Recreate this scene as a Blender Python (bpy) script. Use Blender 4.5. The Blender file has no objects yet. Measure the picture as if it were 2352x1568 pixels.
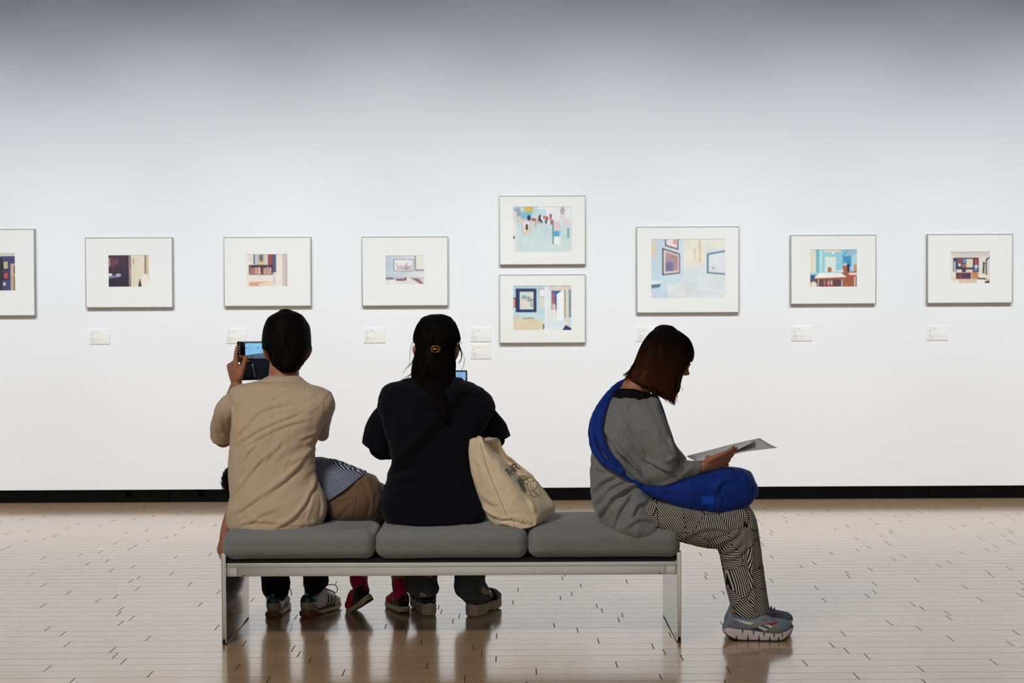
import bpy, math, random
import numpy as np
from mathutils import Vector, Matrix
from mathutils.bvhtree import BVHTree

random.seed(7)
RNG = np.random.default_rng(11)
SC = bpy.context.scene
COL = SC.collection
PI = math.pi

# ------------------------------------------------------------------ camera
CAM_H = 1.324
FPX = 50.0 / 36.0 * 2352.0
YAW, PITCH, ROLL = 0.0052, 0.0242, 0.0043
CAM = np.array([0.0, 0.0, CAM_H])
_f = np.array([math.sin(YAW) * math.cos(PITCH), math.cos(YAW) * math.cos(PITCH), -math.sin(PITCH)])
_r0 = np.array([math.cos(YAW), -math.sin(YAW), 0.0])
_u0 = np.cross(_r0, _f)
_r = _r0 * math.cos(ROLL) - _u0 * math.sin(ROLL)
_u = _u0 * math.cos(ROLL) + _r0 * math.sin(ROLL)
cd = bpy.data.cameras.new('camera')
cd.lens = 50.0
cd.sensor_width = 36.0
cd.dof.use_dof = True
cd.dof.focus_distance = 5.75
cd.dof.aperture_fstop = 6.3
camo = bpy.data.objects.new('camera', cd)
COL.objects.link(camo)
M3 = Matrix(((_r[0], _u[0], -_f[0]), (_r[1], _u[1], -_f[1]), (_r[2], _u[2], -_f[2])))
camo.matrix_world = Matrix.Translation(Vector(CAM)) @ M3.to_4x4()
SC.camera = camo

# ------------------------------------------------------------------ world, light, exposure
SC.view_settings.view_transform = 'Standard'
SC.view_settings.look = 'None'
SC.view_settings.gamma = 1.0
SC.view_settings.use_curve_mapping = False
SC.view_settings.exposure = 0.0
wd = bpy.data.worlds.new('world')
SC.world = wd
wd.use_nodes = True
wd.node_tree.nodes['Background'].inputs[0].default_value = (0.5, 0.55, 0.6, 1)
wd.node_tree.nodes['Background'].inputs[1].default_value = 0.05

YW = 9.70          # the picture wall
ROOM_X0, ROOM_X1, ROOM_Y0, ROOM_H = -7.0, 7.0, -5.0, 4.6


def spot(x, y, z, tx, ty, tz, power, angle, blend, col, radius=0.03):
    l = bpy.data.lights.new('wall_washer', 'SPOT')
    l.energy = power
    l.color = col
    l.spot_size = math.radians(angle)
    l.spot_blend = blend
    l.shadow_soft_size = radius
    o = bpy.data.objects.new('wall_washer', l)
    COL.objects.link(o)
    o.location = (x, y, z)
    o.rotation_euler = (Vector((tx, ty, tz)) - Vector((x, y, z))).to_track_quat('-Z', 'Y').to_euler()


for i in range(9):
    x = -6.0 + 1.5 * i
    spot(x, 5.5, 4.45, x, YW, 0.82, 405.0, 60.0, 1.0, (0.955, 0.985, 1.0))


def area(name, loc, sx, sy, power, col, target, spread=180):
    l = bpy.data.lights.new(name, 'AREA')
    l.shape = 'RECTANGLE'
    l.size, l.size_y = sx, sy
    l.spread = math.radians(spread)
    l.energy = power
    l.color = col
    o = bpy.data.objects.new(name, l)
    COL.objects.link(o)
    o.location = loc
    o.rotation_euler = (Vector(target) - Vector(loc)).to_track_quat('-Z', 'Y').to_euler()


area('gallery_ceiling_light', (-2.2, 2.4, 4.4), 1.3, 0.8, 44.0, (1.0, 0.95, 0.88), (-0.3, 5.7, 0.6), 100)
area('added_front_fill', (0.0, -3.5, 1.9), 9.0, 3.0, 44.0, (1.0, 0.97, 0.93), (0.0, 6.0, 1.0), 120)  # fill lamp added behind the camera, standing in for bounce off wall_front

area('cool_wall_fill', (0.0, 6.2, 4.3), 12.0, 0.4, 16.0, (0.2, 0.5, 1.0), (0.0, YW, 2.5), 110)


# ------------------------------------------------------------------ pixel <-> world helpers
def ray(px, py):
    d = _f * FPX + _r * (px - 1176.0) - _u * (py - 784.0)
    return d / np.linalg.norm(d)


def P(px, py, Y):
    d = ray(px, py)
    return CAM + d * (Y / d[1])


def G(px, py, z=0.0):
    d = ray(px, py)
    return CAM + d * ((z - CAM_H) / d[2])


def proj(V):
    q = V - CAM
    z = q @ _f
    return 1176.0 + FPX * (q @ _r) / z, 784.0 - FPX * (q @ _u) / z


# ------------------------------------------------------------------ materials
def lin(c):
    return tuple(((v / 255.0) / 12.92 if v / 255.0 <= 0.04045 else ((v / 255.0 + 0.055) / 1.055) ** 2.4) for v in c)


class NT:
    def __init__(self, name):
        self.m = bpy.data.materials.new(name)
        self.m.use_nodes = True
        self.t = self.m.node_tree
        self.b = self.t.nodes['Principled BSDF']

    def n(self, kind, **kw):
        nd = self.t.nodes.new(kind)
        for k, v in kw.items():
            setattr(nd, k, v)
        return nd

    def l(self, a, b):
        self.t.links.new(a, b)

    def math(self, op, a, b=None, c=None):
        nd = self.n('ShaderNodeMath', operation=op)
        for i, v in enumerate((a, b, c)):
            if v is None:
                continue
            if isinstance(v, (int, float)):
                nd.inputs[i].default_value = v
            else:
                self.l(v, nd.inputs[i])
        return nd.outputs[0]

    def mix(self, fac, a, b):
        nd = self.n('ShaderNodeMix', data_type='RGBA')
        for s, v in ((nd.inputs[0], fac), (nd.inputs[6], a), (nd.inputs[7], b)):
            if isinstance(v, (int, float)):
                s.default_value = v
            elif isinstance(v, tuple):
                s.default_value = tuple(v) + (1.0,)
            else:
                self.l(v, s)
        return nd.outputs[2]

    def coords(self, which='Object', scale=(1, 1, 1), rot=(0, 0, 0)):
        tc = self.n('ShaderNodeTexCoord')
        mp = self.n('ShaderNodeMapping')
        mp.inputs['Scale'].default_value = scale
        mp.inputs['Rotation'].default_value = rot
        self.l(tc.outputs[which], mp.inputs[0])
        return mp.outputs[0]

    def noise(self, vec, scale, detail=3.0, rough=0.55):
        nd = self.n('ShaderNodeTexNoise')
        nd.inputs['Scale'].default_value = scale
        nd.inputs['Detail'].default_value = detail
        nd.inputs['Roughness'].default_value = rough
        self.l(vec, nd.inputs['Vector'])
        return nd.outputs[0]

    def bump(self, h, strength=0.3, dist=0.001):
        nd = self.n('ShaderNodeBump')
        nd.inputs['Strength'].default_value = strength
        nd.inputs['Distance'].default_value = dist
        self.l(h, nd.inputs['Height'])
        self.l(nd.outputs[0], self.b.inputs['Normal'])

    def set(self, **kw):
        for k, v in kw.items():
            s = self.b.inputs[k.replace('_', ' ')]
            if isinstance(v, (int, float)):
                s.default_value = v
            elif isinstance(v, tuple):
                s.default_value = tuple(v) + (1.0,) if len(v) == 3 and len(s.default_value) == 4 else v
            else:
                self.l(v, s)


def plain(name, rgb, rough=0.6, metal=0.0, var=0.12, nscale=30.0, bump=0.0, bscale=400.0, spec=None, stretch=(1, 1, 1)):
    """flat colour with a soft procedural variation"""
    t = NT(name)
    c = lin(rgb)
    v = t.coords(scale=stretch)
    f = t.noise(v, nscale)
    a = tuple(x * (1 - var) for x in c)
    b = tuple(min(1.0, x * (1 + var)) for x in c)
    t.set(Base_Color=t.mix(f, a, b), Roughness=rough, Metallic=metal)
    if spec is not None:
        t.set(Specular_IOR_Level=spec)
    if bump:
        t.bump(t.noise(v, bscale, 2.0), bump, 0.001)
    return t.m


def fabric(name, rgb, rough=0.9, var=0.1, nscale=25.0, bump=0.35, bscale=700.0, stretch=(1, 1, 1), sheen=0.2):
    m = plain(name, rgb, rough, 0.0, var, nscale, bump, bscale, 0.15, stretch)
    b = m.node_tree.nodes['Principled BSDF']
    b.inputs['Sheen Weight'].default_value = sheen
    b.inputs['Sheen Roughness'].default_value = 0.5
    return m


# ------------------------------------------------------------------ mesh helpers: a mesh is (V ndarray, list of faces)
def obj(name, md, mat, parent=None, smooth=True, flat_angle=None):
    V, F = md
    me = bpy.data.meshes.new(name)
    me.from_pydata([tuple(v) for v in np.asarray(V, float)], [], [tuple(int(i) for i in f) for f in F])
    me.update()
    if smooth:
        me.polygons.foreach_set('use_smooth', [True] * len(me.polygons))
        if flat_angle:
            me.set_sharp_from_angle(angle=math.radians(flat_angle))
    me.materials.append(mat)
    o = bpy.data.objects.new(name, me)
    COL.objects.link(o)
    if parent is not None:
        o.parent = parent
        o.matrix_parent_inverse = parent_world(parent).inverted()
    return o


def parent_world(o):
    m = o.matrix_basis.copy()
    if o.parent is not None:
        m = parent_world(o.parent) @ o.matrix_parent_inverse @ m
    return m


def thing(name, label, cat, loc=(0, 0, 0), group=None):
    o = bpy.data.objects.new(name, None)
    o.empty_display_size = 0.1
    COL.objects.link(o)
    o.location = tuple(float(v) for v in loc)
    o['label'] = label
    o['category'] = cat
    if group:
        o['group'] = group
    return o


def join(*mds):
    Vs, Fs, k = [], [], 0
    for V, F in mds:
        V = np.asarray(V, float)
        Vs.append(V)
        Fs += [tuple(i + k for i in f) for f in F]
        k += len(V)
    return np.vstack(Vs), Fs


def box(x0, x1, y0, y1, z0, z1):
    V = np.array([(x, y, z) for x in (x0, x1) for y in (y0, y1) for z in (z0, z1)], float)
    F = [(0, 1, 3, 2), (4, 6, 7, 5), (0, 4, 5, 1), (2, 3, 7, 6), (0, 2, 6, 4), (1, 5, 7, 3)]
    return V, F


def bevel_box(x0, x1, y0, y1, z0, z1, r):
    return rbox((x0, x1, y0, y1, z0, z1), r, 2, 1)


def rbox(b, r, nr=5, n=12):
    """rounded box: nr rings in each rounded edge, n cells across each side"""
    x0, x1, y0, y1, z0, z1 = b

    def axis(a, c):
        e = [a + r - r * math.tan(PI / 4 * (1 - i / nr)) for i in range(nr)]
        mid = [a + r + (c - a - 2 * r) * i / n for i in range(n + 1)]
        return e + mid + [a + c - t for t in reversed(e)]
    X, Yy, Z = axis(x0, x1), axis(y0, y1), axis(z0, z1)
    idx, V, F = {}, [], []

    def vid(i, j, k):
        if (i, j, k) not in idx:
            p = np.array([X[i], Yy[j], Z[k]])
            q = np.array([min(max(p[0], x0 + r), x1 - r), min(max(p[1], y0 + r), y1 - r), min(max(p[2], z0 + r), z1 - r)])
            d = p - q
            l = np.linalg.norm(d)
            idx[(i, j, k)] = len(V)
            V.append(q + d / l * r if l > 1e-9 else p)
        return idx[(i, j, k)]
    nx, ny, nz = len(X) - 1, len(Yy) - 1, len(Z) - 1
    for i in range(nx):
        for j in range(ny):
            for k, fl in ((0, 1), (nz, 0)):
                q = [vid(i, j, k), vid(i + 1, j, k), vid(i + 1, j + 1, k), vid(i, j + 1, k)]
                F.append(tuple(q[::-1]) if fl else tuple(q))
    for i in range(nx):
        for k in range(nz):
            for j, fl in ((0, 0), (ny, 1)):
                q = [vid(i, j, k), vid(i + 1, j, k), vid(i + 1, j, k + 1), vid(i, j, k + 1)]
                F.append(tuple(q[::-1]) if fl else tuple(q))
    for j in range(ny):
        for k in range(nz):
            for i, fl in ((0, 1), (nx, 0)):
                q = [vid(i, j, k), vid(i, j + 1, k), vid(i, j + 1, k + 1), vid(i, j, k + 1)]
                F.append(tuple(q[::-1]) if fl else tuple(q))
    return np.array(V), F


def catmull(A, n):
    """resample rows of A (k x d) smoothly to n rows"""
    A = np.asarray(A, float)
    k = len(A)
    if k == 2:
        t = np.linspace(0, 1, n)[:, None]
        return A[0] * (1 - t) + A[1] * t
    E = np.vstack([2 * A[0] - A[1], A, 2 * A[-1] - A[-2]])
    out = []
    for s in np.linspace(0, k - 1, n):
        i = min(int(s), k - 2)
        t = s - i
        p0, p1, p2, p3 = E[i], E[i + 1], E[i + 2], E[i + 3]
        out.append(0.5 * ((2 * p1) + (-p0 + p2) * t + (2 * p0 - 5 * p1 + 4 * p2 - p3) * t * t + (-p0 + 3 * p1 - 3 * p2 + p3) * t ** 3))
    return np.array(out)


def loft(secs, n=28, m=None, ex=2.0, cap=True, round_caps=True, capf=0.45):
    """secs: list of (centre, U, V): half-axis vectors. ex: superellipse exponent"""
    A = np.array([np.concatenate([np.asarray(s[0], float), np.asarray(s[1], float), np.asarray(s[2], float)]) for s in secs])
    m = m or max(8, 6 * (len(secs) - 1))
    A = catmull(A, m)
    rows = [(a[:3], a[3:6], a[6:9]) for a in A]
    if round_caps:
        def capr(r, nxt):
            d = r[0] - nxt[0]
            d = d / (np.linalg.norm(d) + 1e-9)
            h = min(np.linalg.norm(r[1]), np.linalg.norm(r[2])) * capf
            return [(r[0] + d * h * math.sin(t), r[1] * math.cos(t), r[2] * math.cos(t)) for t in (1.35, 1.05, 0.7, 0.35)]
        rows = capr(rows[0], rows[1]) + rows + capr(rows[-1], rows[-2])[::-1]
    th = np.arange(n) * 2 * PI / n
    c, s = np.cos(th), np.sin(th)
    cc = np.sign(c) * np.abs(c) ** (2.0 / ex)
    ss = np.sign(s) * np.abs(s) ** (2.0 / ex)
    V, F = [], []
    for ce, U, W in rows:
        V.append(ce + cc[:, None] * U + ss[:, None] * W)
    V = np.vstack(V)
    for i in range(len(rows) - 1):
        for j in range(n):
            k = (j + 1) % n
            F.append((i * n + j, i * n + k, (i + 1) * n + k, (i + 1) * n + j))
    if cap:
        V = np.vstack([V, rows[0][0], rows[-1][0]])
        a, b = len(V) - 2, len(V) - 1
        o = (len(rows) - 1) * n
        for j in range(n):
            k = (j + 1) % n
            F.append((a, k, j))
            F.append((b, o + j, o + k))
    return V, F


def rows(tab, ex=2.3, yaw=0.0, **kw):
    """horizontal sections from (py, pxL, pxR, Y, half depth)"""
    secs = []
    for r in tab:
        py, L, R, Y, b = r[:5]
        yw = r[5] if len(r) > 5 else yaw
        c = P((L + R) / 2, py, Y)
        a = abs(P(R, py, Y)[0] - P(L, py, Y)[0]) / 2
        secs.append((c, (a * math.cos(yw), a * math.sin(yw), 0), (-b * math.sin(yw), b * math.cos(yw), 0)))
    return loft(secs, 40, ex=ex, **kw)


def tb(tab, ex=2.2, n=32, **kw):
    """sections from two outline pixels each: (ax, ay, bx, by, Y, half depth)"""
    return loft(tb_secs(tab), n, ex=ex, **kw)


def tb_secs(tab):
    secs = []
    for ax, ay, bx, by, Y, b in tab:
        A, B = P(ax, ay, Y), P(bx, by, Y)
        secs.append(((A + B) / 2, (A - B) / 2, (0, b, 0)))
    return secs


def tube(pts, radii, n=14, m=None, up=(0, 0, 1), flat=1.0, caps=True):
    pts = np.array([np.asarray(p, float) for p in pts])
    R = np.array([[r, r * flat] if np.isscalar(r) else list(r) for r in radii], float)
    m = m or max(6, 5 * (len(pts) - 1))
    A = catmull(np.hstack([pts, R]), m)
    C, R = A[:, :3], A[:, 3:]
    T = np.gradient(C, axis=0)
    T /= np.linalg.norm(T, axis=1)[:, None] + 1e-12
    u = np.cross(up, T[0])
    if np.linalg.norm(u) < 1e-3:
        u = np.cross((0, 1, 0.1), T[0])
    u /= np.linalg.norm(u)
    secs = []
    for i in range(len(C)):
        u = u - T[i] * (u @ T[i])
        u /= np.linalg.norm(u)
        secs.append((C[i], u * R[i, 0], np.cross(T[i], u) * R[i, 1]))
    return loft(secs, n, m=len(secs), cap=caps, round_caps=caps)


def ball(c, r, n=20):
    r = (r, r, r) if np.isscalar(r) else r
    V, F = [], []
    for i in range(1, n // 2):
        a = PI * i / (n // 2)
        for j in range(n):
            b = 2 * PI * j / n
            V.append((math.sin(a) * math.cos(b), math.sin(a) * math.sin(b), math.cos(a)))
    k = n // 2 - 1
    for i in range(k - 1):
        for j in range(n):
            F.append((i * n + j, (i + 1) * n + j, (i + 1) * n + (j + 1) % n, i * n + (j + 1) % n))
    V += [(0, 0, 1), (0, 0, -1)]
    for j in range(n):
        F.append((k * n, j, (j + 1) % n))
        F.append((k * n + 1, (k - 1) * n + (j + 1) % n, (k - 1) * n + j))
    return np.array(V) * np.array(r) + np.array(c), F


def xf(md, M):
    V, F = md
    V = np.asarray(V)
    M = np.array(M)
    return V @ M[:3, :3].T + M[:3, 3], F


def remesh(md, voxel=0.006, smooth=6, fac=0.5):
    me = bpy.data.meshes.new('tmp')
    me.from_pydata([tuple(v) for v in md[0]], [], [tuple(f) for f in md[1]])
    o = bpy.data.objects.new('tmp', me)
    COL.objects.link(o)
    a = o.modifiers.new('r', 'REMESH')
    a.mode = 'VOXEL'
    a.voxel_size = voxel
    a.adaptivity = 0.0
    if smooth:
        s = o.modifiers.new('s', 'SMOOTH')
        s.factor = fac
        s.iterations = smooth
    dg = bpy.context.evaluated_depsgraph_get()
    ev = o.evaluated_get(dg)
    em = ev.to_mesh()
    V = np.empty(len(em.vertices) * 3)
    em.vertices.foreach_get('co', V)
    V = V.reshape(-1, 3)
    F = [tuple(p.vertices) for p in em.polygons]
    ev.to_mesh_clear()
    bpy.data.objects.remove(o)
    bpy.data.meshes.remove(me)
    return V, F


def normals(md):
    V, F = md
    me = bpy.data.meshes.new('tmp')
    me.from_pydata([tuple(v) for v in V], [], F)
    me.update()
    N = np.empty(len(V) * 3)
    me.vertex_normals.foreach_get('vector', N)
    bpy.data.meshes.remove(me)
    return N.reshape(-1, 3)


def vnoise(Q, seed=0):
    """smooth value noise in [-1, 1] at the rows of Q"""
    Q = np.asarray(Q, float)
    I = np.floor(Q).astype(np.int64)
    f = Q - I
    f = f * f * (3 - 2 * f)
    out = np.zeros(len(Q))
    for dx in (0, 1):
        for dy in (0, 1):
            for dz in (0, 1):
                h = (I[:, 0] + dx) * 374761393 + (I[:, 1] + dy) * 668265263 + (I[:, 2] + dz) * 2147483647 + seed * 974634777
                h = (h ^ (h >> 13)) * 1274126177
                h = ((h ^ (h >> 16)) & 0xffff) / 32767.5 - 1.0
                w = (f[:, 0] if dx else 1 - f[:, 0]) * (f[:, 1] if dy else 1 - f[:, 1]) * (f[:, 2] if dz else 1 - f[:, 2])
                out += h * w
    return out


def seg_dist(px, py, poly):
    """distance to a polyline and position 0..1 along it, in pixels"""
    poly = np.asarray(poly, float)
    L = np.concatenate([[0], np.cumsum(np.linalg.norm(np.diff(poly, axis=0), axis=1))])
    best = np.full(len(px), 1e9)
    pos = np.zeros(len(px))
    side = np.zeros(len(px))
    for i in range(len(poly) - 1):
        a, b = poly[i], poly[i + 1]
        d = b - a
        l2 = d @ d
        t = np.clip(((px - a[0]) * d[0] + (py - a[1]) * d[1]) / l2, 0, 1)
        qx, qy = px - (a[0] + t * d[0]), py - (a[1] + t * d[1])
        r = np.hypot(qx, qy)
        m = r < best
        best[m] = r[m]
        pos[m] = (L[i] + t[m] * (L[i + 1] - L[i])) / L[-1]
        side[m] = np.sign(d[0] * qy - d[1] * qx)[m]
    return best, pos, side


def folds(md, lines, facing=True):
    """raise soft cloth folds along polylines: (points, width, height, [sharp])"""
    V, F = md
    N = normals(md)
    px, py = proj(V)
    view = V - CAM
    view /= np.linalg.norm(view, axis=1)[:, None]
    face = np.clip(-(N * view).sum(1) * 2.0, 0, 1) if facing else 1.0
    D = np.zeros(len(V))
    for ln in lines:
        pts, w, h = ln[:3]
        poly = catmull(pts, 5 * len(pts))
        d, t, s = seg_dist(px, py, poly)
        tap = np.clip(np.minimum(t, 1 - t) * 5 + 0.12, 0, 1)
        # ridge with a narrow trough beneath it
        x = d * s / w
        prof = np.exp(-x * x) - 0.65 * np.exp(-((x - 1.35) ** 2) * 1.6)
        D += h * prof * tap * (d < 5 * w)
    return V + N * (D * face)[:, None], F


def rumple(md, scale, amp, seed=1, octaves=3):
    V, F = md
    N = normals(md)
    D = np.zeros(len(V))
    q = V * np.array(scale)
    a = amp
    for k in range(octaves):
        n = vnoise(q * (2 ** k), seed + k)
        D += a * (1 - 2 * np.abs(n))
        a *= 0.5
    return V + N * D[:, None], F


def creases(md, deg, along, across, amp, seed=1, warp=0.05):
    """fine directional cloth creases: noise stretched along one direction of the xz plane"""
    V, F = md
    N = normals(md)
    a = math.radians(deg)
    w = vnoise(V * 5.0, seed + 50) * warp
    u = V[:, 0] * math.cos(a) + V[:, 2] * math.sin(a)
    v = -V[:, 0] * math.sin(a) + V[:, 2] * math.cos(a) + w
    n = vnoise(np.stack([u * along, v * across, V[:, 1] * 4], 1), seed)
    r = (1 - np.abs(n) * 2.2)
    m = np.clip(vnoise(V * 7.0, seed + 7) + .55, 0, 1)
    return V + N * (np.clip(r, -.6, 1) * m * amp)[:, None], F


def relax(md, it=2, f=0.5):
    V, F = md
    E = np.array([(q[i], q[(i + 1) % len(q)]) for q in F for i in range(len(q))])
    cnt = np.bincount(E[:, 0], minlength=len(V)) + np.bincount(E[:, 1], minlength=len(V))
    cnt = np.maximum(cnt, 1)[:, None]
    V = V.copy()
    for _ in range(it):
        A = np.zeros_like(V)
        for k in range(3):
            A[:, k] = np.bincount(E[:, 0], V[E[:, 1], k], len(V)) + np.bincount(E[:, 1], V[E[:, 0], k], len(V))
        V = V * (1 - f) + A / cnt * f
    return V, F


def surf_patch(md, A, B, nu, nv, rayfn, off=0.0008, thick=True):
    """a strip laid on a surface between curves A and B (2d), found by casting rays; slightly thick"""
    bvh = BVHTree.FromPolygons([Vector(v) for v in md[0]], [tuple(f) for f in md[1]])
    A, B = catmull(A, nu), catmull(B, nu)
    V, ok = [], []
    last = None
    for i in range(nu):
        for j in range(nv):
            t = j / (nv - 1)
            q = A[i] * (1 - t) + B[i] * t
            o, d = rayfn(q[0], q[1])
            hit = bvh.ray_cast(Vector(o), Vector(d))
            if hit[0] is None:
                V.append(last if last is not None else (0, 0, 0))
                ok.append(False)
            else:
                nn = hit[1]
                if nn.dot(Vector(d)) > 0:
                    nn = -nn
                p = np.array(hit[0]) + np.array(nn) * off
                V.append(p)
                last = p
                ok.append(True)
    F = []
    for i in range(nu - 1):
        for j in range(nv - 1):
            q = (i * nv + j, i * nv + j + 1, (i + 1) * nv + j + 1, (i + 1) * nv + j)
            if all(ok[k] for k in q):
                F.append(q)
    return np.array(V), F


def camray(px, py):
    return tuple(CAM), tuple(ray(px, py))


def stroke(md, pts, w, nv=3, rayfn=camray, off=0.0008, m=None):
    """a thin line of width w (pixels or local units) drawn on a surface"""
    pts = np.asarray(pts, float)
    n = m or max(4, 4 * len(pts))
    C = catmull(pts, n) if len(pts) > 2 else catmull(pts, n)
    T = np.gradient(C, axis=0)
    T /= np.linalg.norm(T, axis=1)[:, None] + 1e-9
    Nn = np.stack([-T[:, 1], T[:, 0]], 1)
    return surf_patch(md, C + Nn * w / 2, C - Nn * w / 2, n, nv, rayfn, off)


class Lofted:
    """surface S(s, theta) of a loft, used as the scalp that hair strands follow"""
    def __init__(self, secs):
        self.A = np.array([np.concatenate([np.asarray(q, float) for q in s]) for s in secs])
        self.D = catmull(self.A, 80)

    def __call__(self, s, th, out=0.0):
        i = min(max(s, 0), 1) * 79
        k = min(int(i), 78)
        a = self.D[k] * (1 - (i - k)) + self.D[k + 1] * (i - k)
        U, W = a[3:6], a[6:9]
        lu, lw = np.linalg.norm(U) + 1e-9, np.linalg.norm(W) + 1e-9
        return a[:3] + U / lu * (lu + out) * math.cos(th) + W / lw * (lw + out) * math.sin(th)


def strand_mesh(lines, r0=0.0009, r1=0.0003):
    """three sided tapering strands"""
    V, F, k = [], [], 0
    for C in lines:
        C = np.asarray(C)
        m = len(C)
        T = np.gradient(C, axis=0)
        T /= np.linalg.norm(T, axis=1)[:, None] + 1e-9
        a = np.cross(T, (0.3, 0.8, 0.52))
        a /= np.linalg.norm(a, axis=1)[:, None] + 1e-9
        b = np.cross(T, a)
        R = np.linspace(r0, r1, m)[:, None]
        for ang in (0, 2.094, 4.189):
            V.append(C + (a * math.cos(ang) + b * math.sin(ang)) * R)
        for i in range(m - 1):
            for j in range(3):
                j2 = (j + 1) % 3
                F.append((k + j * m + i, k + j2 * m + i, k + j2 * m + i + 1, k + j * m + i + 1))
        k += 3 * m
    return np.vstack(V), F
# ------------------------------------------------------------------ the room
def structure(name, md, mat, smooth=False):
    o = obj(name, md, mat, None, smooth)
    o['kind'] = 'structure'
    return o


t = NT('painted_wall')
v = t.coords()
f1 = t.noise(v, 1.2, 4.0)
t.set(Base_Color=t.mix(f1, (0.80, 0.805, 0.81), (0.83, 0.835, 0.84)), Roughness=0.85, Specular_IOR_Level=0.2)
t.bump(t.noise(v, 260.0, 3.0), 0.12, 0.0006)
M_WALL = t.m

t = NT('maple_strip_floor')
tc = t.n('ShaderNodeTexCoord')
sp = t.n('ShaderNodeSeparateXYZ')
t.l(tc.outputs['Object'], sp.inputs[0])
X, Yc = sp.outputs[0], sp.outputs[1]
PW, PL = 0.0932, 0.70
yr = t.math('ADD', t.math('MULTIPLY', X, -0.0045), t.math('ADD', Yc, 0.034))
rowf = t.math('DIVIDE', yr, PW)
row = t.math('FLOOR', rowf)
fy = t.math('FRACT', rowf)
wn = t.n('ShaderNodeTexWhiteNoise', noise_dimensions='1D')
t.l(row, wn.inputs['W'])
xs = t.math('ADD', t.math('DIVIDE', X, PL), t.math('MULTIPLY', wn.outputs['Value'], 7.0))
plank = t.math('FLOOR', xs)
fx = t.math('FRACT', xs)
wn2 = t.n('ShaderNodeTexWhiteNoise', noise_dimensions='2D')
cb = t.n('ShaderNodeCombineXYZ')
t.l(plank, cb.inputs[0])
t.l(row, cb.inputs[1])
t.l(cb.outputs[0], wn2.inputs['Vector'])
ey = t.math('MULTIPLY', t.math('MINIMUM', fy, t.math('SUBTRACT', 1.0, fy)), PW)
exx = t.math('MULTIPLY', t.math('MINIMUM', fx, t.math('SUBTRACT', 1.0, fx)), PL)


def seam(d, w0, w1):
    mr = t.n('ShaderNodeMapRange')
    mr.inputs['From Min'].default_value = w0
    mr.inputs['From Max'].default_value = w1
    mr.inputs['To Min'].default_value = 1.0
    mr.inputs['To Max'].default_value = 0.0
    t.l(d, mr.inputs['Value'])
    return mr.outputs[0]


long_seam = t.math('MULTIPLY', seam(ey, 0.0014, 0.0032), t.math('ADD', 0.32, t.math('MULTIPLY', wn.outputs['Value'], 0.3)))
end_seam = seam(exx, 0.0015, 0.0026)
sm = t.math('MAXIMUM', long_seam, end_seam)
mp = t.n('ShaderNodeMapping')
mp.inputs['Scale'].default_value = (1.6, 26.0, 1.0)
t.l(tc.outputs['Object'], mp.inputs[0])
off = t.n('ShaderNodeVectorMath', operation='ADD')
t.l(mp.outputs[0], off.inputs[0])
cb2 = t.n('ShaderNodeCombineXYZ')
t.l(t.math('MULTIPLY', wn2.outputs['Value'], 40.0), cb2.inputs[2])
t.l(cb2.outputs[0], off.inputs[1])
grain = t.noise(off.outputs[0], 2.2, 5.0, 0.6)
c1 = t.mix(grain, (0.52, 0.345, 0.20), (0.61, 0.41, 0.245))
tone = t.n('ShaderNodeHueSaturation')
t.l(c1, tone.inputs['Color'])
t.l(t.math('ADD', 0.90, t.math('MULTIPLY', wn2.outputs['Value'], 0.18)), tone.inputs['Value'])
scuff = t.noise(t.coords(scale=(9, 30, 1)), 3.0, 6.0, 0.7)
scm = t.n('ShaderNodeMapRange')
scm.inputs['From Min'].default_value = 0.72
scm.inputs['From Max'].default_value = 0.78
t.l(scuff, scm.inputs['Value'])
base = t.mix(t.math('MULTIPLY', scm.outputs[0], 0.35), tone.outputs[0], (0.10, 0.07, 0.05))
base = t.mix(sm, base, (0.035, 0.022, 0.014))
t.set(Base_Color=base,
      Roughness=t.math('ADD', t.math('ADD', 0.22, t.math('MULTIPLY', grain, 0.03)), t.math('MULTIPLY', sm, 0.5)),
      Specular_IOR_Level=t.math('SUBTRACT', 0.5, t.math('MULTIPLY', sm, 0.45)), IOR=1.5, Coat_Weight=t.math('SUBTRACT', 1.0, t.math('MULTIPLY', sm, 0.92)), Coat_IOR=1.62, Coat_Roughness=0.12)
hgt = t.math('ADD', t.math('MULTIPLY', sm, -1.0), t.math('MULTIPLY', grain, 0.008))
t.bump(hgt, 0.5, 0.0006)
M_FLOOR = t.m

M_BLACKBASE = plain('black_rubber_base', (8, 8, 8), 0.8, var=0.2, nscale=4, spec=0.08)
M_CEIL = plain('dark_ceiling', (120, 120, 120), 0.9)

structure('floor', box(ROOM_X0, ROOM_X1, ROOM_Y0, YW + 0.15, -0.1, 0.0), M_FLOOR)
structure('wall_back', box(ROOM_X0, ROOM_X1, YW, YW + 0.15, 0.0885, ROOM_H), M_WALL)
structure('wall_left', box(ROOM_X0 - 0.15, ROOM_X0, ROOM_Y0, YW + 0.15, 0.0, ROOM_H), M_WALL)
structure('wall_right', box(ROOM_X1, ROOM_X1 + 0.15, ROOM_Y0, YW + 0.15, 0.0, ROOM_H), M_WALL)
structure('wall_front', box(ROOM_X0, ROOM_X1, ROOM_Y0 - 0.15, ROOM_Y0, 0.0, ROOM_H), M_WALL)
structure('ceiling', box(ROOM_X0 - 0.15, ROOM_X1 + 0.15, ROOM_Y0 - 0.15, YW + 0.15, ROOM_H, ROOM_H + 0.1), M_CEIL)
bb = [box(ROOM_X0, -2.305, YW + 0.012, YW + 0.15, 0.0, 0.0885), box(-2.30, 2.9, YW + 0.012, YW + 0.15, 0.0, 0.0885),
      box(2.905, ROOM_X1, YW + 0.012, YW + 0.15, 0.0, 0.0885)]
bo = structure('baseboard_back', join(*bb), M_BLACKBASE)
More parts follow.
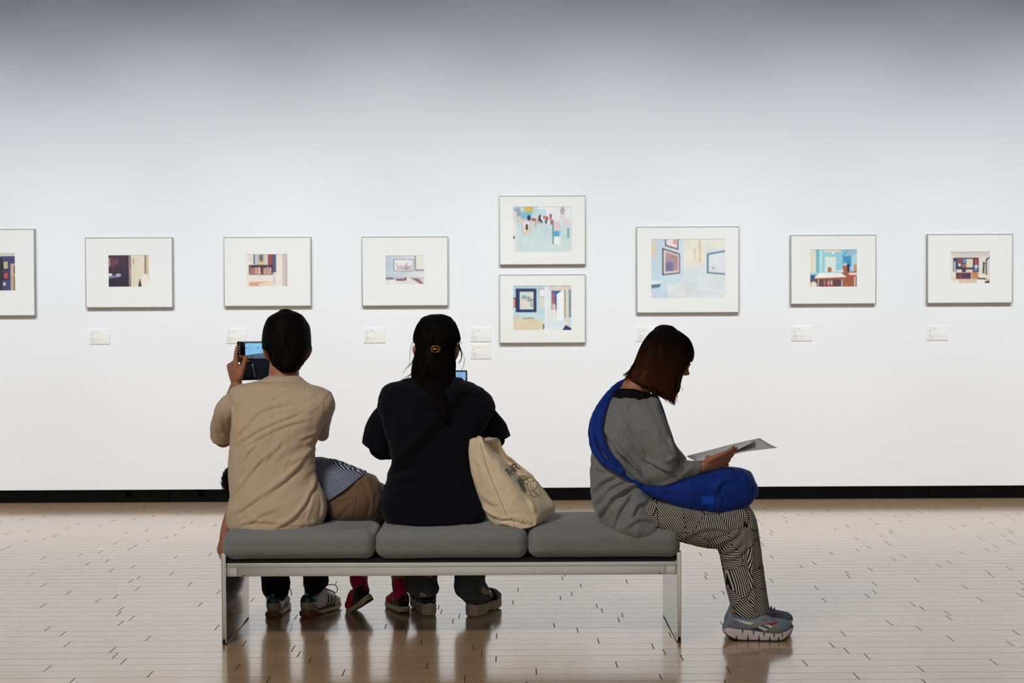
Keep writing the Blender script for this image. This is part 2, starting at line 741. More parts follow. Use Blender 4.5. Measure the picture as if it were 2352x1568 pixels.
M_PLUG = plain('socket_cap', (5, 5, 5), 0.9, spec=0.0)
for px in (295, 462):
    c = P(px, 1134, YW)
    q = obj('socket_cover', tube([(c[0], YW + 0.004, 0.066), (c[0], YW + 0.014, 0.066)], [0.022, 0.022], 20, m=2), M_PLUG, bo)

# ------------------------------------------------------------------ framed prints
M_FRAME = plain('brushed_silver_frame', (168, 168, 160), 0.45, 0.35, var=0.06, nscale=60)
M_MAT = plain('ivory_mat_board', (232, 232, 228), 0.9, var=0.01, nscale=10)
M_CORE = plain('mat_bevel', (252, 252, 250), 0.8, var=0.01)


def print_material():
    t = NT('photographic_print')
    a = t.n('ShaderNodeAttribute')
    a.attribute_name = 'Col'
    t.set(Base_Color=a.outputs['Color'], Roughness=0.55, Specular_IOR_Level=0.3)
    return t.m


M_PRINT = print_material()


def paint(w, h, ops, soft=1, seed=0):
    """array of linear colours, h x w, from simple shapes. coordinates 0..1, y down"""
    img = np.zeros((h, w, 3))
    yy, xx = np.mgrid[0:h, 0:w]
    xx = (xx + 0.5) / w
    yy = (yy + 0.5) / h
    rs = np.random.default_rng(seed)
    for op in ops:
        k = op[0]
        if k == 'r':
            _, x0, y0, x1, y1, c = op
            m = (xx >= x0) & (xx <= x1) & (yy >= y0) & (yy <= y1)
            img[m] = c
        elif k == 'g':       # blend between two colours down (or across) a rectangle of the picture
            _, x0, y0, x1, y1, c, d, ax = op
            m = (xx >= x0) & (xx <= x1) & (yy >= y0) & (yy <= y1)
            tt = (xx - x0) / (x1 - x0) if ax == 'x' else (yy - y0) / (y1 - y0)
            val = np.array(c) * (1 - tt[..., None]) + np.array(d) * tt[..., None]
            img[m] = val[m]
        elif k == 'p':
            _, pts, c = op
            ins = np.zeros(xx.shape, bool)
            n = len(pts)
            for i in range(n):
                x1, y1 = pts[i]
                x2, y2 = pts[(i + 1) % n]
                if y1 == y2:
                    continue
                cond = ((yy >= min(y1, y2)) & (yy < max(y1, y2)))
                xi = x1 + (yy - y1) * (x2 - x1) / (y2 - y1)
                ins ^= cond & (xx < xi)
            img[ins] = c
        elif k == 'e':
            _, cx, cy, rx, ry, c = op
            m = ((xx - cx) / rx) ** 2 + ((yy - cy) / ry) ** 2 <= 1
            img[m] = c
        elif k == 's':       # a row of thin upright things (book spines, chair slats)
            _, x0, y0, x1, y1, cols, n = op
            for i in range(n):
                a = x0 + (x1 - x0) * i / n
                b = x0 + (x1 - x0) * (i + 0.85) / n
                top = y0 + (y1 - y0) * 0.25 * rs.random()
                m = (xx >= a) & (xx <= b) & (yy >= top) & (yy <= y1)
                img[m] = cols[rs.integers(len(cols))]
    img = np.clip(img, 0, 255) / 255.0
    img = img * 0.92 + 0.05
    lum = img.mean(2, keepdims=True)
    img = img * 0.82 + lum * 0.18
    q = np.stack([xx.ravel() * 9, yy.ravel() * 7, np.full(xx.size, float(seed) * 3.7)], 1)
    nn = (vnoise(q, seed) * .03 + vnoise(q * 3.1, seed + 9) * .025 + vnoise(q * 7.3, seed + 5) * .018).reshape(xx.shape)[..., None]
    img = np.clip(img * (1 + nn * (1.6 - img)), 0, 1)
    for _ in range(soft):
        q = np.pad(img, ((1, 1), (1, 1), (0, 0)), mode='edge')
        img = (q[:-2, 1:-1] + q[2:, 1:-1] + q[1:-1, :-2] + q[1:-1, 2:] + 2 * q[1:-1, 1:-1]) / 6
    img = np.where(img <= 0.04045, img / 12.92, ((img + 0.055) / 1.055) ** 2.4)
    return img


def print_mesh(name, x0, x1, z0, z1, y, ops, parent, seed=0, nw=120):
    nh = max(8, int(nw * (z1 - z0) / (x1 - x0)))
    img = paint(nw, nh, ops, 3, seed)
    xs = np.linspace(x0, x1, nw)
    zs = np.linspace(z1, z0, nh)
    V = np.array([(x, y, z) for z in zs for x in xs])
    F = [(i * nw + j, (i + 1) * nw + j, (i + 1) * nw + j + 1, i * nw + j + 1) for i in range(nh - 1) for j in range(nw - 1)]
    o = obj(name, (V, F), M_PRINT, parent, False)
    at = o.data.color_attributes.new('Col', 'FLOAT_COLOR', 'POINT')
    c = np.ones((nw * nh, 4), np.float32)
    c[:, :3] = img.reshape(-1, 3)
    at.data.foreach_set('color', c.ravel())
    return o


W, K = (246, 243, 234), (25, 22, 35)
ART = {
    1: [('g', 0, 0, 1, 1, (205, 190, 150), (225, 215, 180), 'x'), ('r', .78, .08, 1, 1, (62, 62, 118)), ('r', .76, .1, .8, 1, (40, 36, 50)),
        ('r', .80, .2, .9, .45, (22, 20, 30)), ('r', .82, .22, .89, .42, (200, 180, 140)), ('r', .80, .5, .9, .7, (22, 20, 30)),
        ('r', .82, .52, .89, .68, (190, 70, 80)), ('r', .815, .78, .845, .86, (230, 230, 225)), ('r', .925, .28, 1, 1, (205, 160, 125)),
        ('s', .945, .3, 1, .55, [(120, 50, 50), (60, 30, 35), (200, 190, 170)], 4), ('s', .945, .6, 1, 1, [(190, 170, 140), (110, 90, 70)], 4),
        ('r', 0, 0, 1, .06, (215, 205, 180))],
    2: [('r', 0, 0, 1, 1, (48, 36, 50)), ('g', 0, 0, .5, 1, (66, 40, 60), (36, 28, 46), 'y'), ('r', .04, .08, .16, .4, (112, 44, 50)),
        ('r', 0, .1, .05, .35, (150, 130, 140)), ('r', .16, .12, .24, .3, (95, 60, 80)), ('r', 0, .58, .09, .66, (235, 230, 215)),
        ('p', [(0, .66), (.3, .62), (.3, .68), (0, .74)], (110, 120, 170)), ('e', .24, .63, .07, .05, (180, 170, 190)),
        ('g', .54, 0, 1, 1, (226, 212, 180), (236, 224, 196), 'x'), ('r', .50, 0, .54, 1, (200, 175, 165)), ('r', .52, 0, .545, 1, (60, 40, 50)),
        ('r', .88, 0, .93, .6, (170, 130, 105)), ('r', .93, 0, 1, 1, (222, 200, 160)), ('p', [(.5, .45), (.56, .3), (.56, .7), (.5, .75)], (175, 140, 140)),
        ('p', [(.76, 1), (.86, .6), (.96, .6), (1, 1)], (240, 232, 210)), ('p', [(.72, 1), (.77, .72), (.81, 1)], (50, 45, 50)),
        ('r', .6, .14, .62, .28, (120, 130, 130))],
    3: [('r', 0, 0, 1, 1, (238, 226, 210)), ('r', .06, 0, .19, .3, (232, 222, 205)), ('r', .17, 0, .2, .32, (70, 80, 90)), ('r', .2, 0, .27, .35, (180, 190, 215)),
        ('r', .27, 0, .44, .4, (222, 182, 120)), ('e', .36, .12, .05, .12, (90, 110, 120)), ('r', .44, 0, .53, .4, (205, 205, 190)),
        ('r', .52, 0, .63, .4, (165, 60, 60)), ('r', .63, 0, .72, .56, (82, 80, 122)), ('r', .06, .34, .64, .6, (60, 40, 64)),
        ('s', .08, .38, .64, .62, [(200, 110, 100), (230, 190, 170), (120, 50, 60), (220, 150, 130)], 17),
        ('r', .06, .62, .64, .64, (70, 60, 60)), ('r', .06, .64, .64, .85, (236, 226, 208)), ('p', [(.06, .86), (.64, .84), (.62, 1), (.06, 1)], (224, 160, 118)),
        ('p', [(.3, .9), (.64, .84), (.64, 1), (.3, 1)], (238, 210, 180)), ('r', .66, .56, .7, 1, (205, 205, 205)), ('r', .87, 0, .93, 1, (214, 192, 180)),
        ('r', .93, 0, .98, 1, (204, 186, 176)), ('r', .985, 0, 1, 1, (60, 60, 60))],
    4: [('g', 0, 0, 1, 1, (186, 200, 214), (226, 230, 226), 'x'), ('r', .21, .14, .72, .55, (120, 120, 130)), ('r', .23, .16, .71, .53, (240, 230, 224)),
        ('s', .3, .33, .68, .5, [(160, 145, 165), (205, 185, 190), (175, 150, 170)], 14), ('r', .285, .25, .3, .4, (150, 130, 150)), ('r', .52, .26, .55, .4, (180, 155, 165)),
        ('r', .76, 0, .78, .53, (90, 95, 105)), ('r', .78, 0, 1, .5, (236, 228, 212)), ('r', .76, .5, 1, .53, (105, 110, 118)),
        ('g', 0, .76, 1, .86, (170, 170, 195), (210, 200, 200), 'x'), ('r', 0, .84, 1, 1, (226, 218, 214)), ('r', 0, .76, .2, .83, (120, 110, 145)),
        ('r', .28, .82, .5, .87, (120, 62, 70)), ('r', .46, .79, .54, .85, (214, 130, 96)), ('e', .6, .82, .06, .05, (225, 228, 220)),
        ('p', [(.68, .8), (.85, .8), (.98, .97), (.9, 1)], (150, 96, 110)), ('e', .15, .9, .1, .05, (240, 234, 224)), ('r', .5, .76, .53, .86, (60, 50, 60))],
    5: [('g', 0, 0, 1, 1, (186, 216, 220), (206, 224, 216), 'y'), ('r', 0, .28, .06, 1, (226, 228, 222)), ('r', 0, .65, .03, .7, (40, 70, 60)),
        ('p', [(0, .05), (.12, .02), (.14, .2), (0, .25)], (150, 160, 180)), ('e', .03, .17, .04, .08, (225, 215, 205)), ('r', .13, .12, .32, .28, (110, 190, 216)),
        ('r', .19, 0, .34, .12, (226, 186, 70)), ('r', .05, .26, .15, .33, (232, 204, 160)), ('r', .42, 0, 1, .06, (228, 234, 228)),
        ('p', [(.55, .06), (.98, .03), (1, .45), (.86, .45), (.58, .24)], (230, 232, 230)), ('e', .84, .1, .04, .09, (190, 170, 165)),
        ('p', [(.8, .2), (1, .3), (1, .46), (.84, .44)], (222, 214, 206)), ('r', .15, .3, .3, .6, (220, 180, 190)), ('r', .175, .33, .28, .58, (238, 222, 214)),
        ('r', .19, .44, .27, .56, (224, 222, 150)), ('e', .235, .45, .02, .07, (30, 40, 50)),
        ('e', .27, .25, .03, .06, (40, 40, 70)), ('e', .39, .23, .025, .05, (232, 210, 170)), ('r', .375, .26, .4, .44, (214, 170, 120)),
        ('p', [(.44, .2), (.47, .18), (.5, .36), (.42, .36)], (40, 40, 70)), ('e', .35, .29, .04, .03, (190, 60, 70)), ('e', .45, .35, .02, .03, (230, 190, 190)),
        ('e', .49, .25, .02, .05, (240, 230, 220)), ('r', .51, .21, .56, .27, (214, 70, 70)), ('e', .58, .26, .02, .04, (200, 50, 60)),
        ('p', [(.62, .17), (.66, .17), (.65, .28), (.63, .28)], (170, 40, 50)), ('e', .6, .35, .02, .05, (245, 235, 225)), ('r', .63, .29, .67, .4, (220, 90, 90)),
        ('r', .545, .29, .58, .38, (60, 60, 80)), ('r', .68, .33, .8, .55, (226, 200, 204)), ('r', .67, .3, .69, .82, (60, 140, 150)),
        ('r', .695, .54, .79, .66, (60, 170, 220)), ('r', .7, .66, .8, .83, (236, 236, 232)), ('r', .92, .48, .95, .7, (110, 160, 170))],
    6: [('g', 0, 0, 1, 1, (168, 214, 222), (200, 230, 232), 'y'), ('r', .05, .07, .4, .59, (26, 40, 92)), ('r', .1, .12, .36, .54, (44, 60, 110)), ('r', .115, .14, .35, .53, (216, 226, 210)),
        ('r', .15, .22, .23, .3, (120, 170, 180)), ('r', .12, .3, .2, .5, (226, 216, 190)), ('r', .24, .25, .3, .36, (150, 160, 140)), ('r', .31, .3, .345, .47, (60, 70, 80)),
        ('r', .32, .32, .34, .46, (240, 236, 224)), ('r', 0, .27, .05, .48, (90, 40, 40)), ('r', .005, .29, .035, .47, (232, 160, 110)),
        ('r', .44, .07, .53, .26, (206, 150, 140)), ('r', .455, .09, .53, .25, (244, 236, 228)), ('r', .45, .29, .53, .48, (230, 222, 200)),
        ('r', .54, 0, .66, 1, (226, 232, 232)), ('r', .54, .05, .57, 1, (240, 240, 234)), ('p', [(.62, 0), (1, 0), (1, .08), (.9, .12), (.62, .12)], (220, 208, 184)),
        ('r', .66, .12, .92, .6, (44, 96, 160)), ('r', .665, .18, .71, .53, (200, 84, 84)), ('e', .7, .48, .03, .08, (236, 190, 180)), ('p', [(.75, .2), (.85, .1), (.85, .9), (.75, .8)], (244, 246, 244)),
        ('r', .85, .12, .88, .75, (238, 236, 226)), ('r', .88, .1, .9, .72, (140, 140, 120)), ('r', .9, .08, .96, .9, (226, 214, 188)), ('r', .955, .1, 1, .7, (110, 150, 160)),
        ('r', .66, .54, .74, .8, (236, 232, 222)), ('p', [(.66, .8), (.9, .78), (1, 1), (.66, 1)], (224, 232, 234)), ('p', [(.9, .88), (1, .96), (1, 1), (.84, 1)], (36, 40, 96)),
        ('p', [(0, .66), (.12, .66), (.12, .72), (0, .76)], (220, 204, 176)), ('p', [(0, .78), (.1, .75), (.5, .76), (.5, 1), (0, 1)], (226, 208, 166)), ('r', .16, .71, .36, .745, (196, 150, 104)),
        ('r', .51, .86, .53, .97, (50, 80, 80))],
    7: [('g', 0, 0, 1, 1, (190, 218, 230), (222, 232, 232), 'x'), ('p', [(.43, 0), (1, 0), (1, .85), (.5, .72), (.43, .7)], (220, 230, 228)),
        ('p', [(.44, 0), (.73, 0), (.73, .44), (.45, .46)], (238, 230, 206)), ('r', .64, .02, .67, .4, (224, 196, 160)), ('r', .58, .16, .605, .34, (226, 202, 170)),
        ('p', [(.76, 0), (1, 0), (1, .16), (.76, .18)], (234, 230, 210)), ('p', [(0, 0), (.08, 0), (.075, .36), (0, .34)], (220, 205, 205)), ('r', .01, .08, .04, .3, (232, 206, 150)),
        ('p', [(.19, 0), (.37, 0), (.37, .19), (.19, .12)], (110, 76, 84)), ('p', [(.205, 0), (.355, 0), (.355, .16), (.205, .1)], (240, 222, 216)), ('r', .3, .02, .34, .09, (216, 150, 140)),
        ('p', [(.155, .155), (.39, .25), (.39, .58), (.155, .61)], (52, 42, 66)), ('p', [(.17, .18), (.38, .265), (.38, .565), (.17, .59)], (240, 214, 198)),
        ('p', [(.195, .22), (.365, .285), (.365, .535), (.195, .55)], (178, 140, 146)), ('p', [(.195, .38), (.3, .4), (.3, .54), (.195, .55)], (120, 112, 160)),
        ('p', [(.755, .25), (1, .195), (1, .605), (.755, .58)], (58, 112, 140)), ('p', [(.772, .27), (1, .22), (1, .585), (.772, .56)], (228, 230, 230)), ('p', [(.8, .45), (.86, .5), (.84, .52)], (150, 150, 160)),
        ('p', [(0, .7), (.13, .72), (.13, .76), (0, .78)], (240, 236, 226)), ('p', [(0, .77), (.13, .755), (.12, .81), (0, .83)], (60, 120, 150)),
        ('p', [(0, .86), (.2, .8), (.23, 1), (0, 1)], (196, 216, 234)), ('p', [(.2, .79), (.4, .72), (.5, .75), (1, .92), (1, 1), (.24, 1)], (222, 226, 226)),
        ('e', .42, .91, .05, .04, (234, 234, 230)), ('p', [(.62, .8), (1, .88), (1, .92), (.62, .82)], (236, 236, 232))],
    8: [('g', 0, 0, 1, 1, (150, 214, 228), (120, 200, 222), 'x'), ('r', 0, 0, .13, .62, (232, 222, 194)), ('r', .13, 0, .2, .62, (90, 186, 214)), ('r', .2, 0, .26, .6, (190, 226, 226)),
        ('r', .32, .2, .55, .6, (222, 234, 218)), ('r', .3, 0, .66, .08, (226, 216, 194)), ('e', .49, .09, .03, .04, (250, 244, 214)), ('p', [(.66, .2), (.8, 0), (.86, 0), (.7, .2)], (60, 170, 220)),
        ('r', .7, .18, .88, .45, (44, 146, 204)), ('p', [(.8, 0), (1, 0), (.86, .18), (.76, .18)], (150, 190, 206)), ('p', [(.88, .2), (1, .1), (1, .7), (.88, .6)], (170, 218, 226)),
        ('r', .7, .42, .79, .66, (182, 92, 52)), ('p', [(.7, .43), (.75, .34), (.8, .43)], (220, 210, 200)), ('r', .79, .4, .84, .62, (40, 40, 80)), ('r', .93, .4, 1, .6, (214, 140, 96)),
        ('p', [(0, .7), (1, .58), (1, 1), (0, 1)], (170, 88, 50)), ('r', .38, .48, .46, .6, (186, 104, 56)), ('p', [(.45, .58), (.7, .54), (.72, .6), (.5, .6)], (236, 228, 214)),
        ('r', .12, .8, .68, 1, (96, 58, 60)), ('s', .3, .82, .48, .95, [(214, 190, 180), (150, 60, 60)], 9), ('p', [(.2, .62), (.66, .62), (.78, .74), (.08, .77)], (246, 240, 224)),
        ('r', .17, .8, .19, 1, (200, 196, 196)), ('r', .67, .8, .69, 1, (210, 204, 200)), ('r', 0, .68, .1, .84, (40, 88, 132)), ('e', .08, .94, .07, .08, (236, 226, 210)),
        ('r', .3, .95, .5, 1, (200, 30, 50)), ('r', .82, .62, .95, .76, (196, 60, 70)), ('r', .83, .62, 1, .68, (236, 226, 212)), ('r', .94, .72, .97, 1, (226, 206, 190))],
    9: [('r', 0, 0, 1, 1, (226, 212, 196)), ('g', 0, 0, 1, .2, (206, 198, 186), (226, 216, 200), 'y'), ('p', [(0, 0), (.12, .2), (.12, .8), (0, .85)], (234, 224, 204)),
        ('r', .08, .2, .72, .64, (44, 48, 92)), ('r', .17, .22, .3, .38, (150, 72, 60)), ('r', .32, .22, .39, .36, (90, 146, 190)), ('r', .41, .23, .58, .5, (232, 212, 170)),
        ('r', .62, .24, .69, .4, (214, 60, 70)), ('r', .62, .42, .7, .52, (232, 214, 204)), ('r', .6, .52, .69, .62, (90, 130, 180)), ('r', .09, .3, .14, .64, (180, 196, 210)),
        ('e', .24, .42, .04, .05, (236, 214, 194)), ('r', .3, .38, .4, .5, (176, 96, 70)), ('r', .16, .56, .3, .66, (238, 220, 186)), ('r', .4, .56, .57, .66, (236, 206, 170)),
        ('r', .15, .66, .53, .88, (112, 52, 62)), ('r', .3, .7, .53, .86, (84, 44, 80)), ('s', .16, .68, .28, .84, [(60, 34, 50), (130, 70, 60)], 6), ('r', .55, .64, .71, .86, (206, 130, 74)),
        ('r', .73, .2, .9, .68, (234, 222, 200)), ('p', [(.83, .32), (.88, .34), (.86, .7), (.82, .68)], (60, 64, 60)), ('p', [(.9, .25), (1, .16), (1, .2), (.93, .28), (.93, .78), (.9, .76)], (50, 40, 40)),
        ('p', [(.73, .68), (1, .76), (1, .86), (.73, .8)], (238, 226, 206)), ('p', [(0, .86), (1, .86), (1, 1), (0, 1)], (226, 196, 160)), ('p', [(0, .88), (.2, .88), (.24, 1), (0, 1)], (238, 228, 210)),
        ('p', [(.66, .9), (.86, .86), (.9, 1), (.68, 1)], (240, 234, 224)), ('p', [(.7, .82), (.92, .84), (.9, .88), (.7, .86)], (50, 50, 60)), ('p', [(.88, .96), (1, .9), (1, 1), (.88, 1)], (40, 44, 48))],
}
FR = [  # outer front rectangle in the photograph, print rectangle, label
    (1, -162, 526, 79, 725, -116, 582, 34, 667, 'leftmost framed photograph, cut off by the picture edge, dark blue wall beside a bookshelf'),
    (2, 196, 545, 396, 706, 249.5, 586, 342, 658, 'silver-framed photograph of a dark room beside a pale door and hanging coat'),
    (3, 514, 544, 714, 703, 567, 584, 659.5, 657, 'silver-framed photograph of a bookshelf with red spines, above the head of the man in beige'),
    (4, 831, 543, 1029, 702, 886, 587, 974, 652, 'silver-framed pale photograph of a picture over a cluttered bed, above the woman in black'),
    (5, 1147, 449, 1345, 607.5, 1179, 474.5, 1313, 578, 'upper framed photograph of the stacked pair, pale blue wall with a yellow note'),
    (6, 1147, 630, 1345, 787.5, 1179, 656, 1312, 758, 'lower framed photograph of the stacked pair, dark blue mirror beside a doorway'),
    (7, 1462, 520, 1698, 718, 1496, 549, 1665.5, 684, 'largest framed photograph, pale blue room corner with a bed, above the reading woman'),
    (8, 1816, 539, 2013, 698, 1861, 573, 1968, 658, 'silver-framed photograph of a bright blue room with white tables and red chairs'),
    (9, 2130, 537, 2327, 696, 2183, 578, 2273, 650, 'rightmost framed photograph, small dark blue interior with a reddish table'),
]
FD = 0.034
for (k, x0, y0, x1, y1, a0, b0, a1, b1, lab) in FR:
    yf = YW - FD
    c = P((x0 + x1) / 2, (y0 + y1) / 2, yf)
    s = yf / FPX
    hw, hh = (x1 - x0) / 2 * s, (y1 - y0) / 2 * s
    cx, cz = c[0], c[2]
    X0, X1, Z0, Z1 = cx - hw, cx + hw, cz - hh, cz + hh
    root = thing('framed_photograph', lab, 'framed picture', (cx, YW - 0.001, Z0), 'framed photographs on the white wall')
    e = 0.0056
    rails = [bevel_box(X0, X1, yf, YW - 0.001, Z1 - e, Z1, 0.001), bevel_box(X0, X1, yf, YW - 0.001, Z0, Z0 + e, 0.001),
             bevel_box(X0, X0 + e, yf, YW - 0.001, Z0 + e, Z1 - e, 0.001), bevel_box(X1 - e, X1, yf, YW - 0.001, Z0 + e, Z1 - e, 0.001)]
    obj('frame', join(*rails), M_FRAME, root, True, 40)
    ym = yf + 0.003
    pc = P((a0 + a1) / 2, (b0 + b1) / 2, ym)
    pw, ph = (a1 - a0) / 2 * s, (b1 - b0) / 2 * s
    p0, p1, q0, q1 = pc[0] - pw, pc[0] + pw, pc[2] - ph, pc[2] + ph
    mats = [box(X0 + e, X1 - e, ym, ym + 0.002, q1, Z1 - e), box(X0 + e, X1 - e, ym, ym + 0.002, Z0 + e, q0),
            box(X0 + e, p0, ym, ym + 0.002, q0, q1), box(p1, X1 - e, ym, ym + 0.002, q0, q1)]
    obj('mat_board', join(*mats), M_MAT, root, False)
    obj('backing', box(X0 + e, X1 - e, ym + 0.004, YW - 0.002, Z0 + e, Z1 - e), M_CORE, root, False)
    print_mesh('print', p0 - 0.001, p1 + 0.001, q0 - 0.001, q1 + 0.001, ym + 0.003, ART[k], root, k, 190 if pw > .15 else 140)

# ------------------------------------------------------------------ caption cards
M_CARD = plain('caption_card', (233, 233, 229), 0.7, var=0.01)
M_TYPE = plain('caption_print', (198, 198, 195), 0.8, var=0.05)
CARDS = [
    (205, 756, 252.5, 790, 'small white caption card under the photograph with the pale door'),
    (519, 754, 567, 788, 'small white caption card just above the phone held by the man'),
    (836, 752, 885, 787, 'small white caption card left of the head of the woman in black'),
    (1080, 752, 1128, 784.5, 'upper of the two caption cards left of the stacked photographs'),
    (1080.5, 790, 1128.5, 823.5, 'lower of the two caption cards left of the stacked photographs'),
    (1462, 750, 1510, 784, 'caption card partly hidden by the head of the reading woman'),
    (1817, 749, 1866, 782.5, 'caption card under the photograph of the bright blue room'),
    (2128, 748, 2177, 781, 'caption card under the rightmost photograph'),
]
for (x0, y0, x1, y1, lab) in CARDS:
    c = P((x0 + x1) / 2, (y0 + y1) / 2, YW)
    s = YW / FPX
    hw, hh = (x1 - x0) / 2 * s, (y1 - y0) / 2 * s
    root = thing('caption_card', lab, 'caption card', (c[0], YW - 0.001, c[2] - hh), 'caption cards on the white wall')
    obj('card', bevel_box(c[0] - hw, c[0] + hw, YW - 0.006, YW - 0.0005, c[2] - hh, c[2] + hh, 0.0007), M_CARD, root, True, 40)
    bars = []
    rs = random.Random(int(x0))
    for fy_, f0, f1, th in ((.10, .08, .25, .014), (.19, .08, .17, .022), (.19, .25, .44, .03), (.27, .08, .2, .018), (.27, .3, .6, .018), (.36, .08, .24, .03), (.4, .08, .15, .02),
                            (.56, .08, .24, .018), (.64, .08, .3, .025), (.71, .08, .28, .025), (.71, .33, .64, .022), (.8, .08, .3, .025), (.87, .08, .3, .02), (.1, .9, .935, .02)):
        xx_ = f0
        while xx_ < f1:      # little blocks standing for type too small to read
            w_ = rs.uniform(.012, .028)
            bars.append(box(c[0] - hw + 2 * hw * xx_, c[0] - hw + 2 * hw * min(xx_ + w_, f1), YW - 0.0063, YW - 0.0059,
                            c[2] + hh - 2 * hh * (fy_ + th), c[2] + hh - 2 * hh * (fy_ - th)))
            xx_ += w_ + .008
    obj('printed_text', join(*bars), M_TYPE, root, False)

# ------------------------------------------------------------------ the bench
BX0, BX1, BY0, BY1 = P(508.5, 1380, 5.575)[0], P(1565.5, 1380, 5.575)[0], 5.575, 6.075
SEAT_Z = 0.449
t = NT('grey_wool_felt')
v = t.coords()
t.set(Base_Color=t.mix(t.noise(v, 9.0, 5.0, 0.65), (0.19, 0.193, 0.195), (0.25, 0.253, 0.255)), Roughness=0.95, Specular_IOR_Level=0.15,
      Sheen_Weight=0.35, Sheen_Roughness=0.4)
t.bump(t.noise(v, 900.0, 3.0), 0.5, 0.0012)
M_FELT = t.m
t = NT('satin_aluminium')
v = t.coords(scale=(1, 1, 1))
t.set(Base_Color=t.mix(t.noise(v, 14.0), (0.50, 0.50, 0.46), (0.56, 0.56, 0.52)), Roughness=0.30, Metallic=0.85)
M_ALU = t.m
t = NT('polished_side_plate')
v = t.coords()
t.set(Base_Color=t.mix(t.noise(v, 5.0), (0.46, 0.45, 0.42), (0.52, 0.51, 0.47)), Roughness=0.13, Metallic=0.9)
M_PLATE = t.m
M_DARK = plain('black_webbing', (10, 10, 10), 0.9)
BENCH_YAW = 0.0025
bench = thing('bench', 'long low gallery bench with three grey cushions on an aluminium frame', 'bench', ((BX0 + BX1) / 2, (BY0 + BY1) / 2, 0))
PT = 0.0185
for sgn, xa, xb in ((-1, BX0, BX0 + PT), (1, BX1 - PT, BX1)):
    g = 0.0045
    pn = join(box(xa, xa + 0.003, BY0, BY1, 0.006, 0.357), box(xb - 0.003, xb, BY0, BY1, 0.006, 0.357),
              box(xa + 0.003, xb - 0.003, BY0 + g, BY1 - g, 0.006, 0.357))
    p = obj('side_panel', pn, M_PLATE, bench, False)
    for ya, yb in ((BY0 - 0.0015, BY0 + 0.004), (BY1 - 0.004, BY1 + 0.0015)):
        obj('edge_trim', bevel_box(xa + 0.0035, xb - 0.0035, ya, yb, 0.022, 0.357, 0.001), M_ALU, p, True, 40)
    for ya, yb in ((BY0 + 0.001, BY0 + 0.03), (BY1 - 0.03, BY1 - 0.001)):
        obj('glide', box(xa + 0.002, xb - 0.002, ya, yb, 0.0, 0.02), M_DARK, p, False)
IX0, IX1 = BX0 + PT, BX1 - PT
for ya, yb in ((BY0 + 0.004, BY0 + 0.03), (BY1 - 0.03, BY1 - 0.004)):
    obj('rail', bevel_box(IX0 + 0.002, IX1 - 0.002, ya, yb, 0.302, 0.320, 0.0015), M_ALU, bench, True, 40)
for yb in (BY0 + 0.016, BY1 - 0.026):
    bm_ = obj('beam', join(bevel_box(IX0 + 0.042, IX1 - 0.042, yb, yb + 0.01, 0.266, 0.302, 0.001),
                           bevel_box(IX0, IX0 + 0.041, yb + 0.001, yb + 0.01, 0.266, 0.302, 0.001),
                           bevel_box(IX1 - 0.041, IX1, yb + 0.001, yb + 0.01, 0.266, 0.302, 0.001)), M_ALU, bench, True, 40)
    if yb < 5.7:
        for xs_ in (IX0 + 0.065, IX1 - 0.065):
            obj('screw', ball((xs_, yb, 0.2705), (0.0028, 0.002, 0.0028), 10), M_DARK, bm_)
obj('slat_deck', box(IX0, IX1, BY0 + 0.02, BY1 - 0.02, 0.3205, 0.334), M_DARK, bench, False)
cw = (BX1 - BX0 - 0.006) / 3
CUSH = []
for k in range(3):
    xa = BX0 + 0.003 + k * cw + (0.0012 if k else 0)
    xb = BX0 + 0.003 + (k + 1) * cw - (0.0012 if k < 2 else 0)
    V, F = rbox((xa, xb, BY0 - 0.004, BY1 + 0.004, 0.331, SEAT_Z), 0.044, 7, 22)
    u = (V[:, 0] - xa) / (xb - xa) * 2 - 1
    w = (V[:, 1] - BY0) / (BY1 - BY0) * 2 - 1
    top = V[:, 2] > SEAT_Z - 0.046
    V[:, 2] += np.where(top, 0.006 * (1 - u ** 4) * (1 - np.clip(np.abs(w), 0, 1) ** 4), 0)
    side = (V[:, 2] - 0.331) / (SEAT_Z - 0.331)
    V[:, 1] -= np.where(w < -0.9, 0.004 * np.sin(PI * np.clip(side, 0, 1)) * (1 - u ** 6), 0)
    bot = V[:, 2] < 0.34
    V[:, 2] += np.where(bot, 0.003 * (1 - u ** 2), 0)
    V, F = rumple((V, F), (5, 5, 9), 0.0014, 40 + k, 2)
    CUSH.append(obj('seat_cushion', (V, F), M_FELT, bench))
# ------------------------------------------------------------------ building figures
def frame(origin, fwd, up):
    f = np.asarray(fwd, float)
    f = f / np.linalg.norm(f)
    u = np.asarray(up, float)
    u = u - f * (u @ f)
    u /= np.linalg.norm(u)
    r = np.cross(f, u)
    M = np.eye(4)
    M[:3, 0], M[:3, 1], M[:3, 2], M[:3, 3] = r, f, u, origin
    return M


